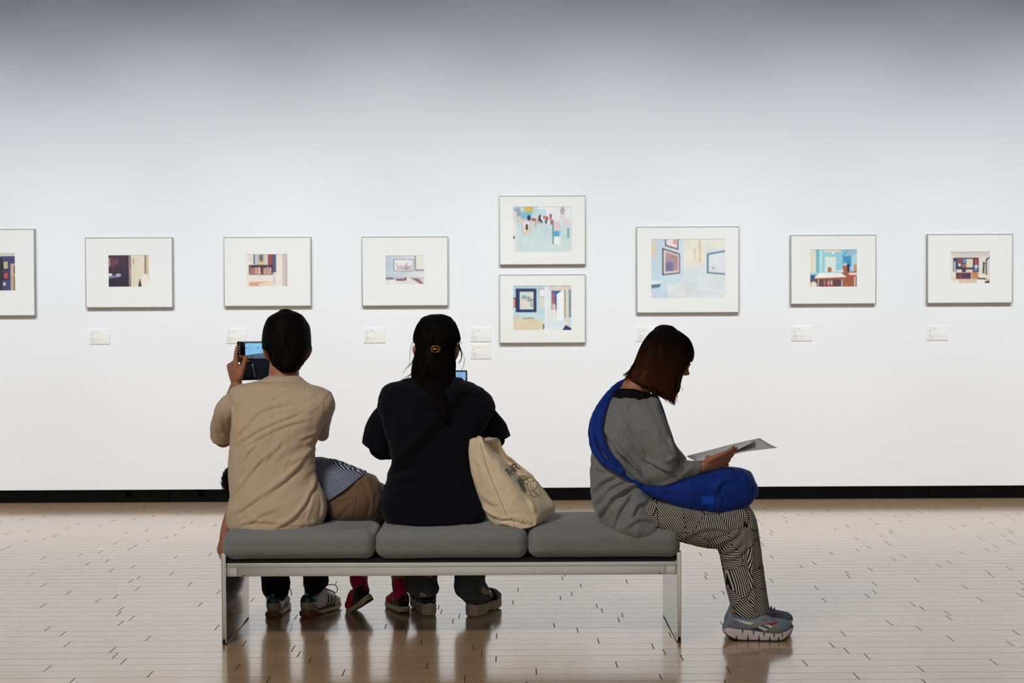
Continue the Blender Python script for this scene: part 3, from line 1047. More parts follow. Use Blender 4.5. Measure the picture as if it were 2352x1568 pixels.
def head_md(M, s=1.0):
    """x right, y towards the face, z up; origin in the middle of the skull"""
    p = [ball((0, -.012, .03), (.074, .095, .086)), ball((0, .028, -.035), (.060, .064, .078)), ball((0, .066, -.100), (.024, .020, .018)),
         tube([(0, .084, .012), (0, .100, -.018), (0, .110, -.032)], [.008, .010, .012]), ball((.010, .100, -.036), .008), ball((-.010, .100, -.036), .008),
         ball((.028, .072, .022), (.026, .016, .010)), ball((-.028, .072, .022), (.026, .016, .010)),
         ball((0, .088, -.062), (.023, .011, .0055)), ball((0, .086, -.072), (.020, .011, .007)), ball((.036, .06, -.03), (.02, .02, .022)), ball((-.036, .06, -.03), (.02, .02, .022))]
    for sd in (-1, 1):
        p.append(tube([(sd * .072, .004, -.042), (sd * .084, -.006, -.020), (sd * .091, -.016, .006), (sd * .086, -.004, .020), (sd * .076, .008, .014)], [.007, .009, .010, .008, .006], flat=1.6))
    V, F = join(*p)
    return xf((V * s, F), M)


def eyes(M, parent, s=1.0):
    for sd in (-1, 1):
        e = obj('eye', xf(ball((sd * .030 * s, .078 * s, .004 * s), .0125 * s, 14), M), M_EYE, parent)
        obj('iris', xf(ball((sd * .030 * s, .0868 * s, .003 * s), (.0055 * s, .0042 * s, .0055 * s), 12), M), M_IRIS, e)


def hand_md(wrist, fwd, nrm, thumb_sign, curls, s=1.0, thumb=(0.9, 0.35, 0.25), spread=0.05, forearm=None):
    """nrm is the back of the hand. curls: four (knuckle, middle, tip) angles, index first"""
    w = np.asarray(wrist, float)
    f = np.asarray(fwd, float)
    f = f / np.linalg.norm(f)
    n = np.asarray(nrm, float)
    n = n - f * (n @ f)
    n /= np.linalg.norm(n)
    lat = np.cross(n, f) * thumb_sign
    out = [loft([(w, lat * .026 * s, n * .019 * s), (w + f * .025 * s, lat * .031 * s, n * .018 * s), (w + f * .06 * s, lat * .040 * s, n * .016 * s),
                 (w + f * .088 * s, lat * .041 * s, n * .012 * s)], 20, ex=2.6)]
    out.append(ball(w + f * .03 * s + lat * .022 * s - n * .008 * s, .019 * s, 14))
    for k, (c, ln) in enumerate(zip(curls, (.074, .083, .077, .060))):
        base = w + f * (.084 - .004 * abs(k - 1)) * s + lat * (.030 - .020 * k) * s
        a = 0.0
        sp = spread * (1.5 - k)
        d0 = f * math.cos(sp) + lat * math.sin(sp)
        pts, rr = [base - d0 * .016 * s, base], [.0085 * s, .0098 * s]
        p = base
        for ang, frac, r in zip(c, (.45, .31, .24), (.0086, .0078, .0062)):
            a += ang
            d = d0 * math.cos(a) - n * math.sin(a)
            p = p + d * ln * frac * s * 1.02
            pts.append(p)
            rr.append(r * s)
        out.append(tube(pts, rr, 12, m=16))
        out.append(ball(base + n * .003 * s, .0095 * s, 12))
    td, tn, tc = thumb
    b = w + f * .018 * s + lat * .024 * s
    d = f * math.cos(td) + lat * math.sin(td) - n * tn
    d /= np.linalg.norm(d)
    p1 = b + d * .040 * s
    d2 = d * math.cos(tc) + f * math.sin(tc)
    d2 /= np.linalg.norm(d2)
    p2 = p1 + d2 * .032 * s
    d3 = d2 * math.cos(tc) + f * math.sin(tc)
    d3 /= np.linalg.norm(d3)
    p3 = p2 + d3 * .024 * s
    out.append(tube([b, p1, p2, p3], [.015 * s, .0125 * s, .0105 * s, .0085 * s], 12, m=16))
    return join(*out)


def place(md, M):
    return xf(md, M)


def prof(tab, x):
    a = np.array(tab)
    return float(np.interp(x, a[:, 0], a[:, 1]))


def shoe_parts(L, sole_top, sole_bot, upper_top, halfw, n=26):
    """sole and upper in shoe space: x from heel to toe, y across, z up"""
    xs = L * (1 - np.cos(np.linspace(0.0, 1.0, n) * PI)) / 2
    secs, ups = [], []
    for x in xs:
        w = prof(halfw, x)
        a, b = prof(sole_bot, x), prof(sole_top, x)
        secs.append(((x, 0, (a + b) / 2), (0, w, 0), (0, 0, (b - a) / 2)))
        w2 = max(w - 0.004, 0.004)
        t = prof(upper_top, x)
        z0 = b - 0.008
        ups.append(((x, 0, (z0 + t) / 2), (0, w2, 0), (0, 0, max((t - z0) / 2, .003))))
    sole = loft(secs, 28, m=60, ex=5.0)
    upper = loft([u for u in ups[1:-1]], 30, m=60, ex=2.4)
    return sole, upper


def side_ray(sd):
    def f(x, z):
        return (x, sd * 0.3, z), (0, -sd, 0)
    return f


def back_ray(y, z):
    return (-0.3, y, z), (1, 0, 0)


def top_ray(x, y):
    return (x, y, 0.4), (0, 0, -1)


def strands(secs, n, s0, s1, seg, out=0.001, jit=0.002, th0=0.0, th1=2 * PI, drift=0.15, tail=None, seed=1):
    """strands that lie on a lofted scalp; s0, s1 are (low, high) ranges; tail(p, d, rnd) adds free ends"""
    S = Lofted(secs)
    rs = random.Random(seed)
    L = []
    for _ in range(n):
        th = rs.uniform(th0, th1)
        a, b = rs.uniform(*s0), rs.uniform(*s1)
        dr = rs.gauss(0, drift)
        o = abs(rs.gauss(0, jit)) + out
        ph = rs.uniform(0, 6.3)
        pts = [S(a + (b - a) * i / (seg - 1), th + dr * i / (seg - 1) + .03 * math.sin(ph + i * .7), o * math.sin(PI * (0.15 + 0.85 * i / (seg - 1)) ** 0.8) + out) for i in range(seg)]
        if tail:
            d = pts[-1] - pts[-2]
            pts += tail(pts[-1], d / (np.linalg.norm(d) + 1e-9), rs)
        L.append(catmull(pts, len(pts) + 2))
    return L


def skin(name, rgb):
    t = NT(name)
    c = lin(rgb)
    v = t.coords()
    a = tuple(x * .86 for x in c)
    b = tuple(min(1, x * 1.12) for x in c)
    t.set(Base_Color=t.mix(t.noise(v, 18.0, 4.0), a, b), Roughness=0.5, Specular_IOR_Level=0.35, Subsurface_Weight=0.12, Subsurface_Scale=0.01,
          Subsurface_Radius=(1.0, 0.35, 0.2))
    t.bump(t.noise(v, 300.0, 3.0), 0.15, 0.0008)
    return t.m


def hairmat(name, rgb, rgb2=None, rough=0.55, stretch=(60, 60, 3)):
    t = NT(name)
    v = t.coords(scale=stretch)
    c = lin(rgb)
    d = lin(rgb2) if rgb2 else tuple(x * 2.0 for x in c)
    f = t.noise(v, 2.0, 4.0, 0.6)
    t.set(Base_Color=t.mix(f, c, d), Roughness=rough, Specular_IOR_Level=0.04)
    t.bump(f, 0.5, 0.002)
    return t.m


M_SKIN = skin('warm_skin', (172, 116, 88))
M_SKIN2 = skin('light_skin', (182, 128, 104))
M_EYE = plain('eye_white', (235, 232, 226), 0.25, var=0.02)
M_IRIS = plain('dark_iris', (40, 26, 18), 0.15, var=0.05)
M_HAIR = hairmat('black_hair', (9, 9, 9), (22, 20, 20))
M_BLACK = fabric('black_cotton', (16, 16, 18), var=0.2, sheen=0.0)
# ================================================================== man in the beige shirt
M_BEIGE = fabric('beige_cotton_jersey', (196, 173, 147), 0.92, 0.05, 12.0, 0.25, 900.0, sheen=0.25)
man = thing('person', 'man in beige t-shirt and black trousers holding up a folding phone, seen from behind', 'person', G(650, 1400))
HM = frame(P(659, 803, 6.0), (-0.26, 1.0, 0.02), (0.02, 0.05, 1))
EL, WL = P(513, 1006, 6.02), P(544, 882, 6.19)
ER, WR = P(736, 985, 6.10), P(664, 876, 6.24)
hipL, hipR = P(585, 1172, 5.86), P(690, 1172, 5.86)
kneeL, kneeR = np.array([P(625, 1200, 6.3)[0], 6.30, .475]), np.array([P(722, 1200, 6.3)[0], 6.30, .475])
body = [head_md(HM), tube([P(652, 905, 5.90), P(652, 865, 5.925), P(654, 825, 5.96)], [.066, .0635, .060], 24, flat=.85),
        rows([(895, 560, 735, 5.88, .06), (930, 556, 730, 5.85, .085), (1000, 556, 712, 5.82, .09), (1100, 552, 708, 5.80, .09), (1170, 552, 725, 5.79, .1)]),
        tube([P(560, 915, 5.87), P(522, 960, 5.95), EL], [.042, .040, .036]), ball(EL, .040), tube([EL, (EL + WL) / 2 + np.array([-.006, .01, 0]), WL], [.039, .038, .026], flat=.9),
        tube([P(735, 915, 5.88), P(742, 950, 6.0), ER], [.042, .040, .036]), tube([ER, (ER + WR) / 2, WR], [.037, .036, .026]),
        hand_md(WL, (-.24, .12, 1), (-.80, -.60, 0), -1, [(.22, .16, .08), (.95, 1.0, .5), (1.05, 1.0, .5), (1.15, 1.0, .5)], 1.08, (.50, .42, .10), .03),
        hand_md(WR, (-.05, .12, 1), (.93, -.3, 0), 1, [(.15, .3, .2), (.7, .8, .5), (.8, .8, .5), (.9, .8, .5)], 1.0, (.5, .35, .1), .03),
        tube([hipL, kneeL], [.075, .055]), tube([hipR, kneeR], [.075, .055]),
        tube([kneeL, P(630, 1360, 6.15), P(628, 1392, 6.15)], [.052, .038, .026]), tube([kneeR, P(719, 1350, 6.16), P(715, 1385, 6.16)], [.052, .038, .026]),
        tube([P(628, 1392, 6.15), P(634, 1398, 6.24)], [.024, .02]), tube([P(715, 1385, 6.16), P(740, 1394, 6.24)], [.024, .02])]
b = remesh(join(*body), 0.0036, 5)
obj('body', b, M_SKIN, man)
eyes(HM, man)

# shirt
sh = [rows([(866, 613, 690, 5.895, .062), (876, 590, 700, 5.885, .070), (885, 545, 714, 5.87, .080), (893, 530, 744, 5.862, .088), (902, 526, 757, 5.86, .094), (916, 528, 766, 5.85, .103),
            (935, 532, 764, 5.838, .110), (960, 534, 751, 5.825, .115), (990, 533, 736, 5.81, .117), (1016, 530, 726, 5.80, .117), (1045, 527, 721, 5.79, .117),
            (1080, 526, 724, 5.78, .118), (1110, 527, 731, 5.768, .124), (1140, 530, 745, 5.755, .134), (1165, 523, 750, 5.745, .138), (1190, 522, 745, 5.74, .138), (1208, 525, 735, 5.735, .136)], ex=2.2, capf=.12),
      tube([P(556, 915, 5.86), P(526, 938, 5.89), P(511, 970, 5.94), P(508, 1004, 5.985)], [.050, .050, .046, .0445], 24),
      tube([P(730, 922, 5.85), P(743, 930, 5.88), P(744, 960, 5.98), P(741, 1001, 6.06)], [.045, .044, .030, .0215], 24, flat=1.3)]
sh = remesh(join(*sh), 0.0042, 9)
mf = [([(531, 1012), (558, 982), (586, 952), (621, 933), (672, 922)], 8, .0062), ([(531, 1024), (572, 999), (607, 979), (642, 964), (691, 944)], 7, .0052),
      ([(556, 1030), (600, 1000), (656, 974), (722, 957)], 7, .0042), ([(600, 905), (640, 893), (690, 896), (735, 912)], 9, .003),
      ([(560, 945), (600, 920), (650, 908), (700, 915)], 9, .003), ([(685, 1008), (710, 999), (733, 989)], 5, .004), ([(664, 1064), (692, 1048), (716, 1030)], 7, .005),
      ([(550, 1068), (565, 1042), (590, 1015)], 7, .0045), ([(604, 1062), (622, 1040), (646, 1016)], 8, .0042), ([(534, 982), (536, 955), (531, 925)], 5, .005),
      ([(520, 915), (530, 935), (535, 950)], 4, .003), ([(524, 1182), (562, 1162), (612, 1128), (660, 1092), (716, 1030)], 8, .007),
      ([(628, 1212), (668, 1190), (702, 1150), (726, 1092)], 7, .010), ([(532, 1140), (556, 1110), (580, 1076), (621, 1033)], 7, .0055),
      ([(596, 1151), (640, 1112), (690, 1066)], 8, .0045), ([(548, 1120), (554, 1085), (560, 1060)], 6, .004), ([(552, 1200), (548, 1180), (556, 1165)], 6, .005),
      ([(540, 1214), (560, 1200), (590, 1195), (650, 1200)], 6, .004), ([(565, 1205), (600, 1180), (640, 1165)], 8, .004), ([(720, 1100), (716, 1150), (700, 1205)], 6, .004),
      ([(735, 1130), (742, 1160), (735, 1190)], 5, .004), ([(498, 940), (494, 970), (500, 1000)], 5, .003), ([(512, 935), (505, 965), (518, 1000)], 5, .0035),
      ([(520, 950), (522, 980), (528, 1000)], 4, .003), ([(648, 1206), (700, 1203), (735, 1196)], 5, .003), ([(740, 1000), (746, 1006), (748, 1014)], 3, .002)]
sh = folds(sh, [(a, w_ * .72, h_ * 1.2) for a, w_, h_ in mf])
sh = rumple(sh, (14, 14, 9), 0.0020, 3, 3)
sh = creases(sh, 38, 4.5, 38, .0030, 5)
sh = creases(sh, 62, 6, 55, .0016, 9)
sh = relax(sh, 2)
so = obj('shirt', sh, M_BEIGE, man)
M_SEAM = plain('beige_stitching', (176, 148, 118), 0.9)
for pts, w in (([(600, 880), (640, 877.5), (670, 879), (703, 884)], .7), ([(491, 1008), (503, 1013), (517, 1012), (530, 1009)], 1.0), ([(553, 877), (540, 890)], .8)):
    md = stroke(sh, pts, w, off=.0006)
    if len(md[1]):
        obj('stitching', md, M_SEAM, so)
M_DAMP = plain('greyish_mark', (170, 146, 128), 0.95)

# hair
hs_tab = [(715, 643, 672, 5.985, .030), (720, 630, 686, 5.98, .055), (730, 617, 698, 5.975, .078), (748, 608, 709, 5.97, .094), (770, 603.5, 713, 5.965, .100), (790, 603.5, 714, 5.96, .100), (799, 605, 713, 5.957, .098),
          (807, 616, 709, 5.953, .094), (820, 621, 704, 5.946, .089), (834, 625, 697, 5.938, .084), (843, 633, 690, 5.93, .078), (848, 640, 685, 5.925, .072)]
hsec = []
for py, L_, R_, Y_, b_ in hs_tab:
    c = P((L_ + R_) / 2, py, Y_)
    hsec.append((c, ((P(R_, py, Y_)[0] - P(L_, py, Y_)[0]) / 2, 0, 0), (0, b_, 0)))
face = xf(ball((0, .10, -.055), (.075, .075, .075), 20), HM)
hm = remesh(loft(hsec, 40, ex=2.0), 0.005, 4)
V, F = hm
Q = (V - HM[:3, 3]) @ HM[:3, :3]        # leave the face and ears bare
keep = ~((Q[:, 1] > .035) & (Q[:, 2] < .045))
F = [f for f in F if all(keep[i] for i in f)]
hm = rumple((V, F), (30, 30, 12), 0.0022, 9, 2)


def tuft(p, d, rs):
    d = d + np.array([rs.gauss(0, .14), rs.gauss(0, .1) - .05, rs.gauss(0, .08)])
    l = rs.uniform(.002, .006)
    return [p + d * l, p + d * l * 2]


ls = strands(hsec, 2600, (0.0, 0.86), (0.0, 0.0), 5, out=.0006, jit=.0012, seed=5) if False else []
S = Lofted(hsec)
rs = random.Random(5)
whorl = (0.10, -1.35)
for _ in range(3400):
    s_ = rs.random() ** .8 * .98
    th = rs.uniform(-PI, 0.25 * PI) if s_ > .5 else rs.uniform(0, 2 * PI)
    l_ = rs.uniform(.08, .16)
    dth = rs.gauss(0, .10)
    pts = [S(min(s_ + l_ * i / 4, 1.0), th + dth * i / 4, -.001 + .0026 * i / 4 * rs.uniform(.3, 1)) for i in range(5)]
    d = pts[-1] - pts[-2]
    d = d / (np.linalg.norm(d) + 1e-9)
    if s_ + l_ > .93 or rs.random() < .5:
        pts += tuft(pts[-1], d, rs)
    q = (pts[-1] - HM[:3, 3]) @ HM[:3, :3]
    if q[1] > .04 and q[2] < .045:
        continue
    ls.append(np.array(pts))
obj('hair', join(hm, strand_mesh(ls, .0009, .0003)), M_HAIR, man)
# glasses: only an arm and a rim show past the temple
M_WIRE = plain('dark_metal_wire', (60, 60, 62), 0.25, 0.9)
gl = [tube([HM[:3, :3] @ np.array(q) + HM[:3, 3] for q in ((-.078, -.005, .014), (-.079, .05, .014), (-.066, .092, .012))], [.0012] * 3, 8),
      tube([HM[:3, :3] @ np.array(q) + HM[:3, 3] for q in ((.078, -.005, .014), (.079, .05, .014), (.066, .092, .012))], [.0012] * 3, 8)]
for cx_ in (-.034, .034):
    gl.append(tube([HM[:3, :3] @ np.array((cx_ + .027 * math.cos(a), .098, .002 + .02 * math.sin(a))) + HM[:3, 3] for a in np.linspace(0, 2 * PI, 17)], [.0011] * 17, 6))
obj('glasses', join(*gl), M_WIRE, man)

# trousers
tr = [rows([(1120, 548, 712, 5.79, .10), (1160, 540, 725, 5.80, .115), (1188, 540, 758, 5.80, .13)]),
      tube([hipL, kneeL], [.090, .072]), tube([hipR, kneeR], [.090, .072]),
      rows([(1180, 598, 664, 6.29, .068), (1250, 598, 665, 6.23, .064), (1323, 600, 663.5, 6.16, .060), (1340, 600.5, 665.5, 6.14, .058), (1356, 604, 664, 6.13, .055), (1368, 612, 660, 6.12, .048), (1374, 617, 655, 6.12, .04)]),
      rows([(1180, 694, 757, 6.29, .068), (1250, 694, 757, 6.23, .064), (1323, 696.5, 753, 6.17, .06), (1338, 697, 754.5, 6.15, .058), (1348, 699, 748, 6.14, .052), (1358, 702, 738, 6.14, .044)])]
tr = rumple(remesh(join(*tr), 0.006, 6), (16, 16, 20), .003, 21, 2)
obj('trousers', tr, M_BLACK, man)

# retro trainers
M_WLEATHER = plain('white_leather', (206, 196, 188), 0.5, var=.05, nscale=25, bump=.1)
M_GREEN = plain('dark_green_leather', (12, 52, 46), 0.45, var=.1)
M_SUEDE = plain('grey_suede', (140, 130, 112), 0.95, var=.1, nscale=60)
M_GUM = plain('brown_gum_rubber', (112, 62, 36), 0.6, var=.15, nscale=80)
M_FOX = plain('cream_foxing', (184, 172, 150), .7, var=.08)
M_LACE = fabric('cream_lace', (172, 158, 124))


def trainer(H, T, parent, laces):
    L = .275
    M = frame(H, np.array(T) - np.array(H), (0, 0, 1))
    M[:3, :3] = np.stack([M[:3, 1], -M[:3, 0], M[:3, 2]], 1)      # x forward, y to the left
    hw = [(0, .012), (.008, .026), (.03, .034), (.10, .036), (.16, .044), (.20, .047), (.24, .042), (.262, .028), (.275, .010)]
    sole, up = shoe_parts(L, [(0, .030), (.05, .024), (.12, .019), (.2, .018), (.275, .024)], [(0, .010), (.012, .001), (.22, 0), (.275, .012)],
                          [(0, .070), (.01, .094), (.03, .100), (.06, .088), (.09, .080), (.12, .100), (.14, .104), (.17, .088), (.21, .068), (.25, .052), (.27, .040)], hw)
    s = obj('shoe', place(up, M), M_WLEATHER, parent)
    obj('sole', place(sole, M), M_FOX, s)
    parts = [('gum_heel', surf_patch(join(sole, up), [(-.0335, .002), (0, .002), (.0335, .002)], [(-.030, .022), (0, .040), (.030, .022)], 14, 8, back_ray, .0016), M_GUM)]
    for sd in (-1, 1):
        sr = side_ray(sd)
        parts.append(('gum_heel', surf_patch(join(sole, up), [(.002, .002), (.04, .0015), (.09, .001)], [(.003, .034), (.04, .030), (.09, .006)], 14, 8, sr, .0016), M_GUM))
        parts.append(('gum_strip', surf_patch(sole, [(.06, .0005), (.15, .0005), (.24, .001)], [(.06, .005), (.15, .005), (.24, .006)], 14, 3, sr, .001), M_GUM))
        parts.append(('heel_tab', surf_patch(up, [(.004, .066), (.03, .064), (.06, .064), (.078, .068)], [(.008, .092), (.03, .098), (.055, .088), (.078, .078)], 14, 8, sr, .0012), M_GREEN))
        parts.append(('heel_counter', surf_patch(up, [(.004, .030), (.03, .030), (.055, .030), (.070, .030)], [(.006, .062), (.03, .060), (.05, .048), (.070, .032)], 14, 8, sr, .001), M_SUEDE))
        for k in range(3):
            x = .128 + .024 * k
            parts.append(('stripe', surf_patch(up, [(x - .004, .026), (x + .004, .045), (x + .006, .062), (x + .004, .080 - .008 * k)], [(x + .007, .026), (x + .015, .045), (x + .017, .062), (x + .014, .080 - .008 * k)], 12, 3, sr, .0012), M_GREEN))
        parts.append(('foxing_stripe', surf_patch(up, [(.07, .024), (.12, .022), (.2, .020)], [(.07, .031), (.12, .029), (.2, .026)], 14, 3, sr, .0014), M_GREEN))
    bk = surf_patch(up, [(-.026, .064), (0, .064), (.026, .064)], [(-.02, .092), (0, .095), (.02, .092)], 12, 8, back_ray, .0012)
    parts.append(('heel_tab', bk, M_GREEN))
    parts.append(('heel_counter', surf_patch(up, [(-.028, .030), (0, .034), (.028, .030)], [(-.026, .062), (0, .062), (.026, .062)], 12, 8, back_ray, .001), M_SUEDE))
    parts.append(('toe_guard', surf_patch(up, [(.246, -.036), (.262, -.02), (.268, 0), (.262, .02), (.246, .036)], [(.236, -.038), (.250, -.022), (.256, 0), (.250, .022), (.236, .038)], 16, 4, top_ray, .0010), M_GREEN))
    for nm, md, mt in parts:
        if len(md[1]):
            obj(nm, place(md, M), mt, s)
    lc = [tube([(x, -.020, prof([(.14, .100), (.21, .072)], x)), (x + .006, 0, prof([(.14, .108), (.21, .079)], x)), (x + .010, .020, prof([(.14, .098), (.21, .070)], x))], [.0022] * 3, 6, m=8) for x in (.145, .160, .175, .190, .205)]
    for pts in laces:
        lc.append(tube(pts, [.0022] * len(pts), 6))
    obj('laces', place(join(*lc), M), M_LACE, s)


hl, hr = G(625, 1421), G(698, 1419)
trainer(hl, hl + np.array([.004, .27, 0]), man, [[(.15, -.01, .106), (.165, -.035, .112), (.185, -.05, .085), (.190, -.052, .062)], [(.150, .01, .106), (.18, .02, .098), (.19, .03, .08)]])
trainer(hr, hr + np.array([.108, .238, 0]), man, [[(.15, 0, .106), (.19, -.02, .112), (.215, -.035, .098), (.20, -.04, .076), (.17, -.03, .09), (.15, 0, .106)], [(.15, 0, .106), (.17, -.045, .08), (.19, -.052, .045)]])

# folding phone in an open book case
M_CASE = fabric('navy_case', (24, 30, 46), 0.8)
M_GLOSS = plain('black_glass', (6, 6, 8), 0.08, var=.05)


def screen_mat(name, kind):
    t = NT(name)
    tc_ = t.n('ShaderNodeTexCoord')
    sp_ = t.n('ShaderNodeSeparateXYZ')
    t.l(tc_.outputs['Generated'], sp_.inputs[0])
    gx, gz = sp_.outputs[0], sp_.outputs[2]
    if kind == 'gallery':      # the view of the room's corner: bright blue wall above, floor below a dark line
        apex = t.math('SUBTRACT', 0.32, t.math('MULTIPLY', t.math('ABSOLUTE', t.math('SUBTRACT', gx, 0.35)), 0.38))
        wallc = t.mix(t.noise(tc_.outputs['Generated'], 3.0, 2.0), lin((95, 175, 235)), lin((150, 215, 250)))
        fl = t.mix(gz, lin((60, 80, 100)), lin((110, 130, 150)))
        up = t.math('GREATER_THAN', gz, apex)
        col = t.mix(up, fl, wallc)
        band = t.math('LESS_THAN', t.math('ABSOLUTE', t.math('SUBTRACT', gz, apex)), 0.018)
        col = t.mix(band, col, lin((20, 30, 50)))
    else:
        col = t.mix(t.noise(tc_.outputs['Generated'], 4.0, 4.0), lin((40, 120, 220)), lin((190, 230, 252)))
    t.set(Base_Color=(0.01, 0.01, 0.012), Roughness=0.15, Emission_Color=col, Emission_Strength=0.85)
    return t.m


ph = thing('folding_phone', 'open folding phone in a navy case, held up by the man in beige', 'phone', P(600, 870, 6.235))
YP = 6.245


def quad(px0, py0, px1, py1, Y, th, tilt=0.0):
    A, B = P(px0, py0, Y), P(px1, py1, Y)
    V, F = rbox((A[0], B[0], Y, Y + th, B[2], A[2]), min(.0045, th * .45), 2, 2)
    V = V.copy()
    V[:, 2] += (V[:, 0] - A[0]) * tilt
    return V, F


obj('case_cover', quad(551, 826.5, 676, 873, YP, .006, .02), M_CASE, ph)
obj('handset', quad(544, 784, 680, 826, YP, .009, .01), M_GLOSS, ph)
sc_ = obj('screen', quad(563, 788, 672, 823, YP - .0006, .001, .01), screen_mat('gallery_view_screen', 'gallery'), ph, False)
M_LIT = NT('lit_icon')
M_LIT.set(Base_Color=(1, 1, 1), Emission_Color=(1, 1, 1), Emission_Strength=1.0)
obj('icons', join(*[ball(P(550.5, y, YP - .0012), (.0014, .0006, .0014), 8) for y in (790, 796.3, 802.5, 808.7, 815, 821)]), M_LIT.m, ph)
M_DOT = plain('tiny_dark_marks', (40, 60, 90), 0.6)
mk = []
for x_, y_, w_ in ((566, 798.5, 2.2), (573.5, 799.5, 1.6), (585.8, 799.3, .8), (592, 799, 2.2), (601.5, 798.3, 2.8)):
    A_, B_ = P(x_ - w_ / 2, y_ - 1, YP - .0013), P(x_ + w_ / 2, y_ + 1, YP - .0013)
    mk.append(box(A_[0], B_[0], YP - .0013, YP - .0007, B_[2], A_[2]))
obj('tiny_pictures', join(*mk), M_DOT, sc_, False)
M_PEN = plain('olive_silicone_loop', (168, 166, 140), 0.7)
obj('pen_loop', join(tube([P(580.5, 838, YP - .002), P(583, 852, YP - .003), P(586, 865, YP - .002)], [.0045, .0048, .0048], 10, flat=.4), ball(P(580.5, 837.5, YP - .003), (.0042, .003, .004), 12)), M_PEN, ph)
# ================================================================== woman in the navy shirt
M_NAVY = fabric('navy_black_jersey', (11, 13, 22), 0.95, 0.15, 10.0, 0.25, 900.0, sheen=0.05)
wom = thing('person', 'woman in dark navy shirt with long black half-up hair and gold clip, seen from behind', 'person', G(1030, 1400))
HW = frame(P(1003, 806, 6.0), (0.10, 1.0, -0.16), (0.0, 0.15, 1))
hL, hR = P(950, 1160, 5.86), P(1055, 1160, 5.86)
kL, kR = np.array([P(968, 1200, 6.3)[0], 6.30, .475]), np.array([P(1080, 1200, 6.3)[0], 6.30, .475])
eL, wL = P(872, 1030, 5.98), P(965, 985, 6.24)
eR, wR = P(1140, 1015, 5.98), P(1048, 960, 6.26)
body = [head_md(HW, .97), tube([P(1002, 900, 5.88), P(1002, 865, 5.91), P(1003, 830, 5.96)], [.058, .052, .050], 24),
        rows([(893, 930, 1070, 5.86, .05), (930, 905, 1100, 5.83, .07), (1000, 910, 1080, 5.81, .08), (1100, 905, 1085, 5.80, .08), (1160, 900, 1095, 5.80, .09)]),
        tube([P(905, 915, 5.86), P(880, 975, 5.92), eL], [.040, .038, .034]), tube([eL, (eL + wL) / 2, wL], [.034, .032, .023]),
        tube([P(1095, 915, 5.86), P(1125, 965, 5.92), eR], [.040, .038, .034]), tube([eR, (eR + wR) / 2, wR], [.034, .032, .023]),
        hand_md(wL, (.55, .25, .8), (-.5, .4, .5), -1, [(.5, .6, .4)] * 4, .92, (.5, .4, .2)), hand_md(wR, (.1, .2, 1), (.85, -.4, .1), 1, [(.6, .7, .5), (.8, .8, .5), (.9, .8, .5), (1, .8, .5)], .92, (.5, .4, .2)),
        tube([hL, kL], [.07, .052]), tube([hR, kR], [.07, .052]),
        tube([kL, P(975, 1350, 6.16), P(984, 1382, 6.15)], [.05, .036, .025]), tube([kR, P(1085, 1350, 6.16), P(1090, 1380, 6.15)], [.05, .036, .025]),
        tube([P(985, 1384, 6.14), P(978, 1388, 6.20), P(964, 1387, 6.30)], [.026, .026, .024], flat=.8), tube([P(1088, 1383, 6.14), P(1100, 1386, 6.19), P(1128, 1385, 6.27)], [.026, .026, .024], flat=.8)]
obj('body', remesh(join(*body), 0.004, 5), M_SKIN2, wom)
eyes(HW, wom, .97)
ws = [rows([(872, 926, 1062, 5.867, .06), (877, 916, 1066, 5.865, .062), (884, 886, 1090, 5.86, .078), (895, 876, 1112, 5.85, .09), (912, 870, 1128, 5.84, .10), (940, 868, 1136, 5.83, .108),
            (970, 880, 1120, 5.82, .112), (1000, 888, 1104, 5.815, .115), (1030, 897, 1094, 5.81, .115), (1060, 902, 1088, 5.805, .114), (1085, 894, 1090, 5.80, .118), (1121, 882, 1098, 5.79, .125),
            (1150, 876, 1110, 5.785, .13), (1175, 880, 1116, 5.78, .138), (1192, 884, 1116, 5.778, .143)], ex=2.2, capf=.12),
      tube([P(868, 1005, 5.96), P(872, 1030, 5.98), P(895, 1036, 6.02)], [.040, .042, .035], 20), tube([P(1130, 990, 5.95), P(1142, 1014, 5.98)], [.034, .033], 20)]
ws = remesh(join(*ws), 0.005, 5)
wf = [([(853, 952), (870, 960), (885, 985), (890, 1020)], 6, .005), ([(915, 1040), (960, 1010), (1000, 960)], 9, .004), ([(900, 1075), (940, 1065), (990, 1040)], 7, .005), ([(890, 1110), (950, 1090), (1010, 1080)], 9, .005),
      ([(885, 1140), (930, 1125), (1000, 1130)], 8, .005), ([(900, 1190), (960, 1165), (1040, 1160)], 8, .004), ([(1090, 1000), (1060, 1040), (1000, 1070)], 8, .004), ([(1144, 942), (1120, 950), (1105, 985)], 6, .005),
      ([(1085, 1080), (1060, 1110), (1040, 1160)], 8, .005), ([(880, 900), (880, 940), (890, 980)], 6, .004)]
ws = rumple(folds(ws, wf), (12, 12, 9), .003, 8, 3)
ws = creases(ws, 25, 5, 34, .003, 15)
M_STRAP = fabric('black_webbing_strap', (6, 6, 7), 0.95, sheen=0.0)
slv = [loft([(P(898, 920, 5.86), (.040, 0, 0), (0, .052, 0)), (P(880, 950, 5.88), (.046, 0, -.006), (0, .062, 0)), (P(868, 990, 5.90), (.055, 0, -.024), (0, .068, 0)), (P(864, 1033, 5.915), (.0615, 0, -.036), (0, .074, 0))], 32, m=30, ex=2.2, round_caps=False),
       loft([(P(1100, 920, 5.86), (.040, 0, 0), (0, .052, 0)), (P(1118, 950, 5.88), (.046, 0, .006), (0, .062, 0)), (P(1131, 980, 5.90), (.056, 0, .020), (0, .068, 0)), (P(1138, 1014, 5.915), (.0625, 0, .026), (0, .074, 0))], 32, m=30, ex=2.2, round_caps=False)]
slv = rumple(join(*slv), (12, 12, 9), .003, 18, 2)
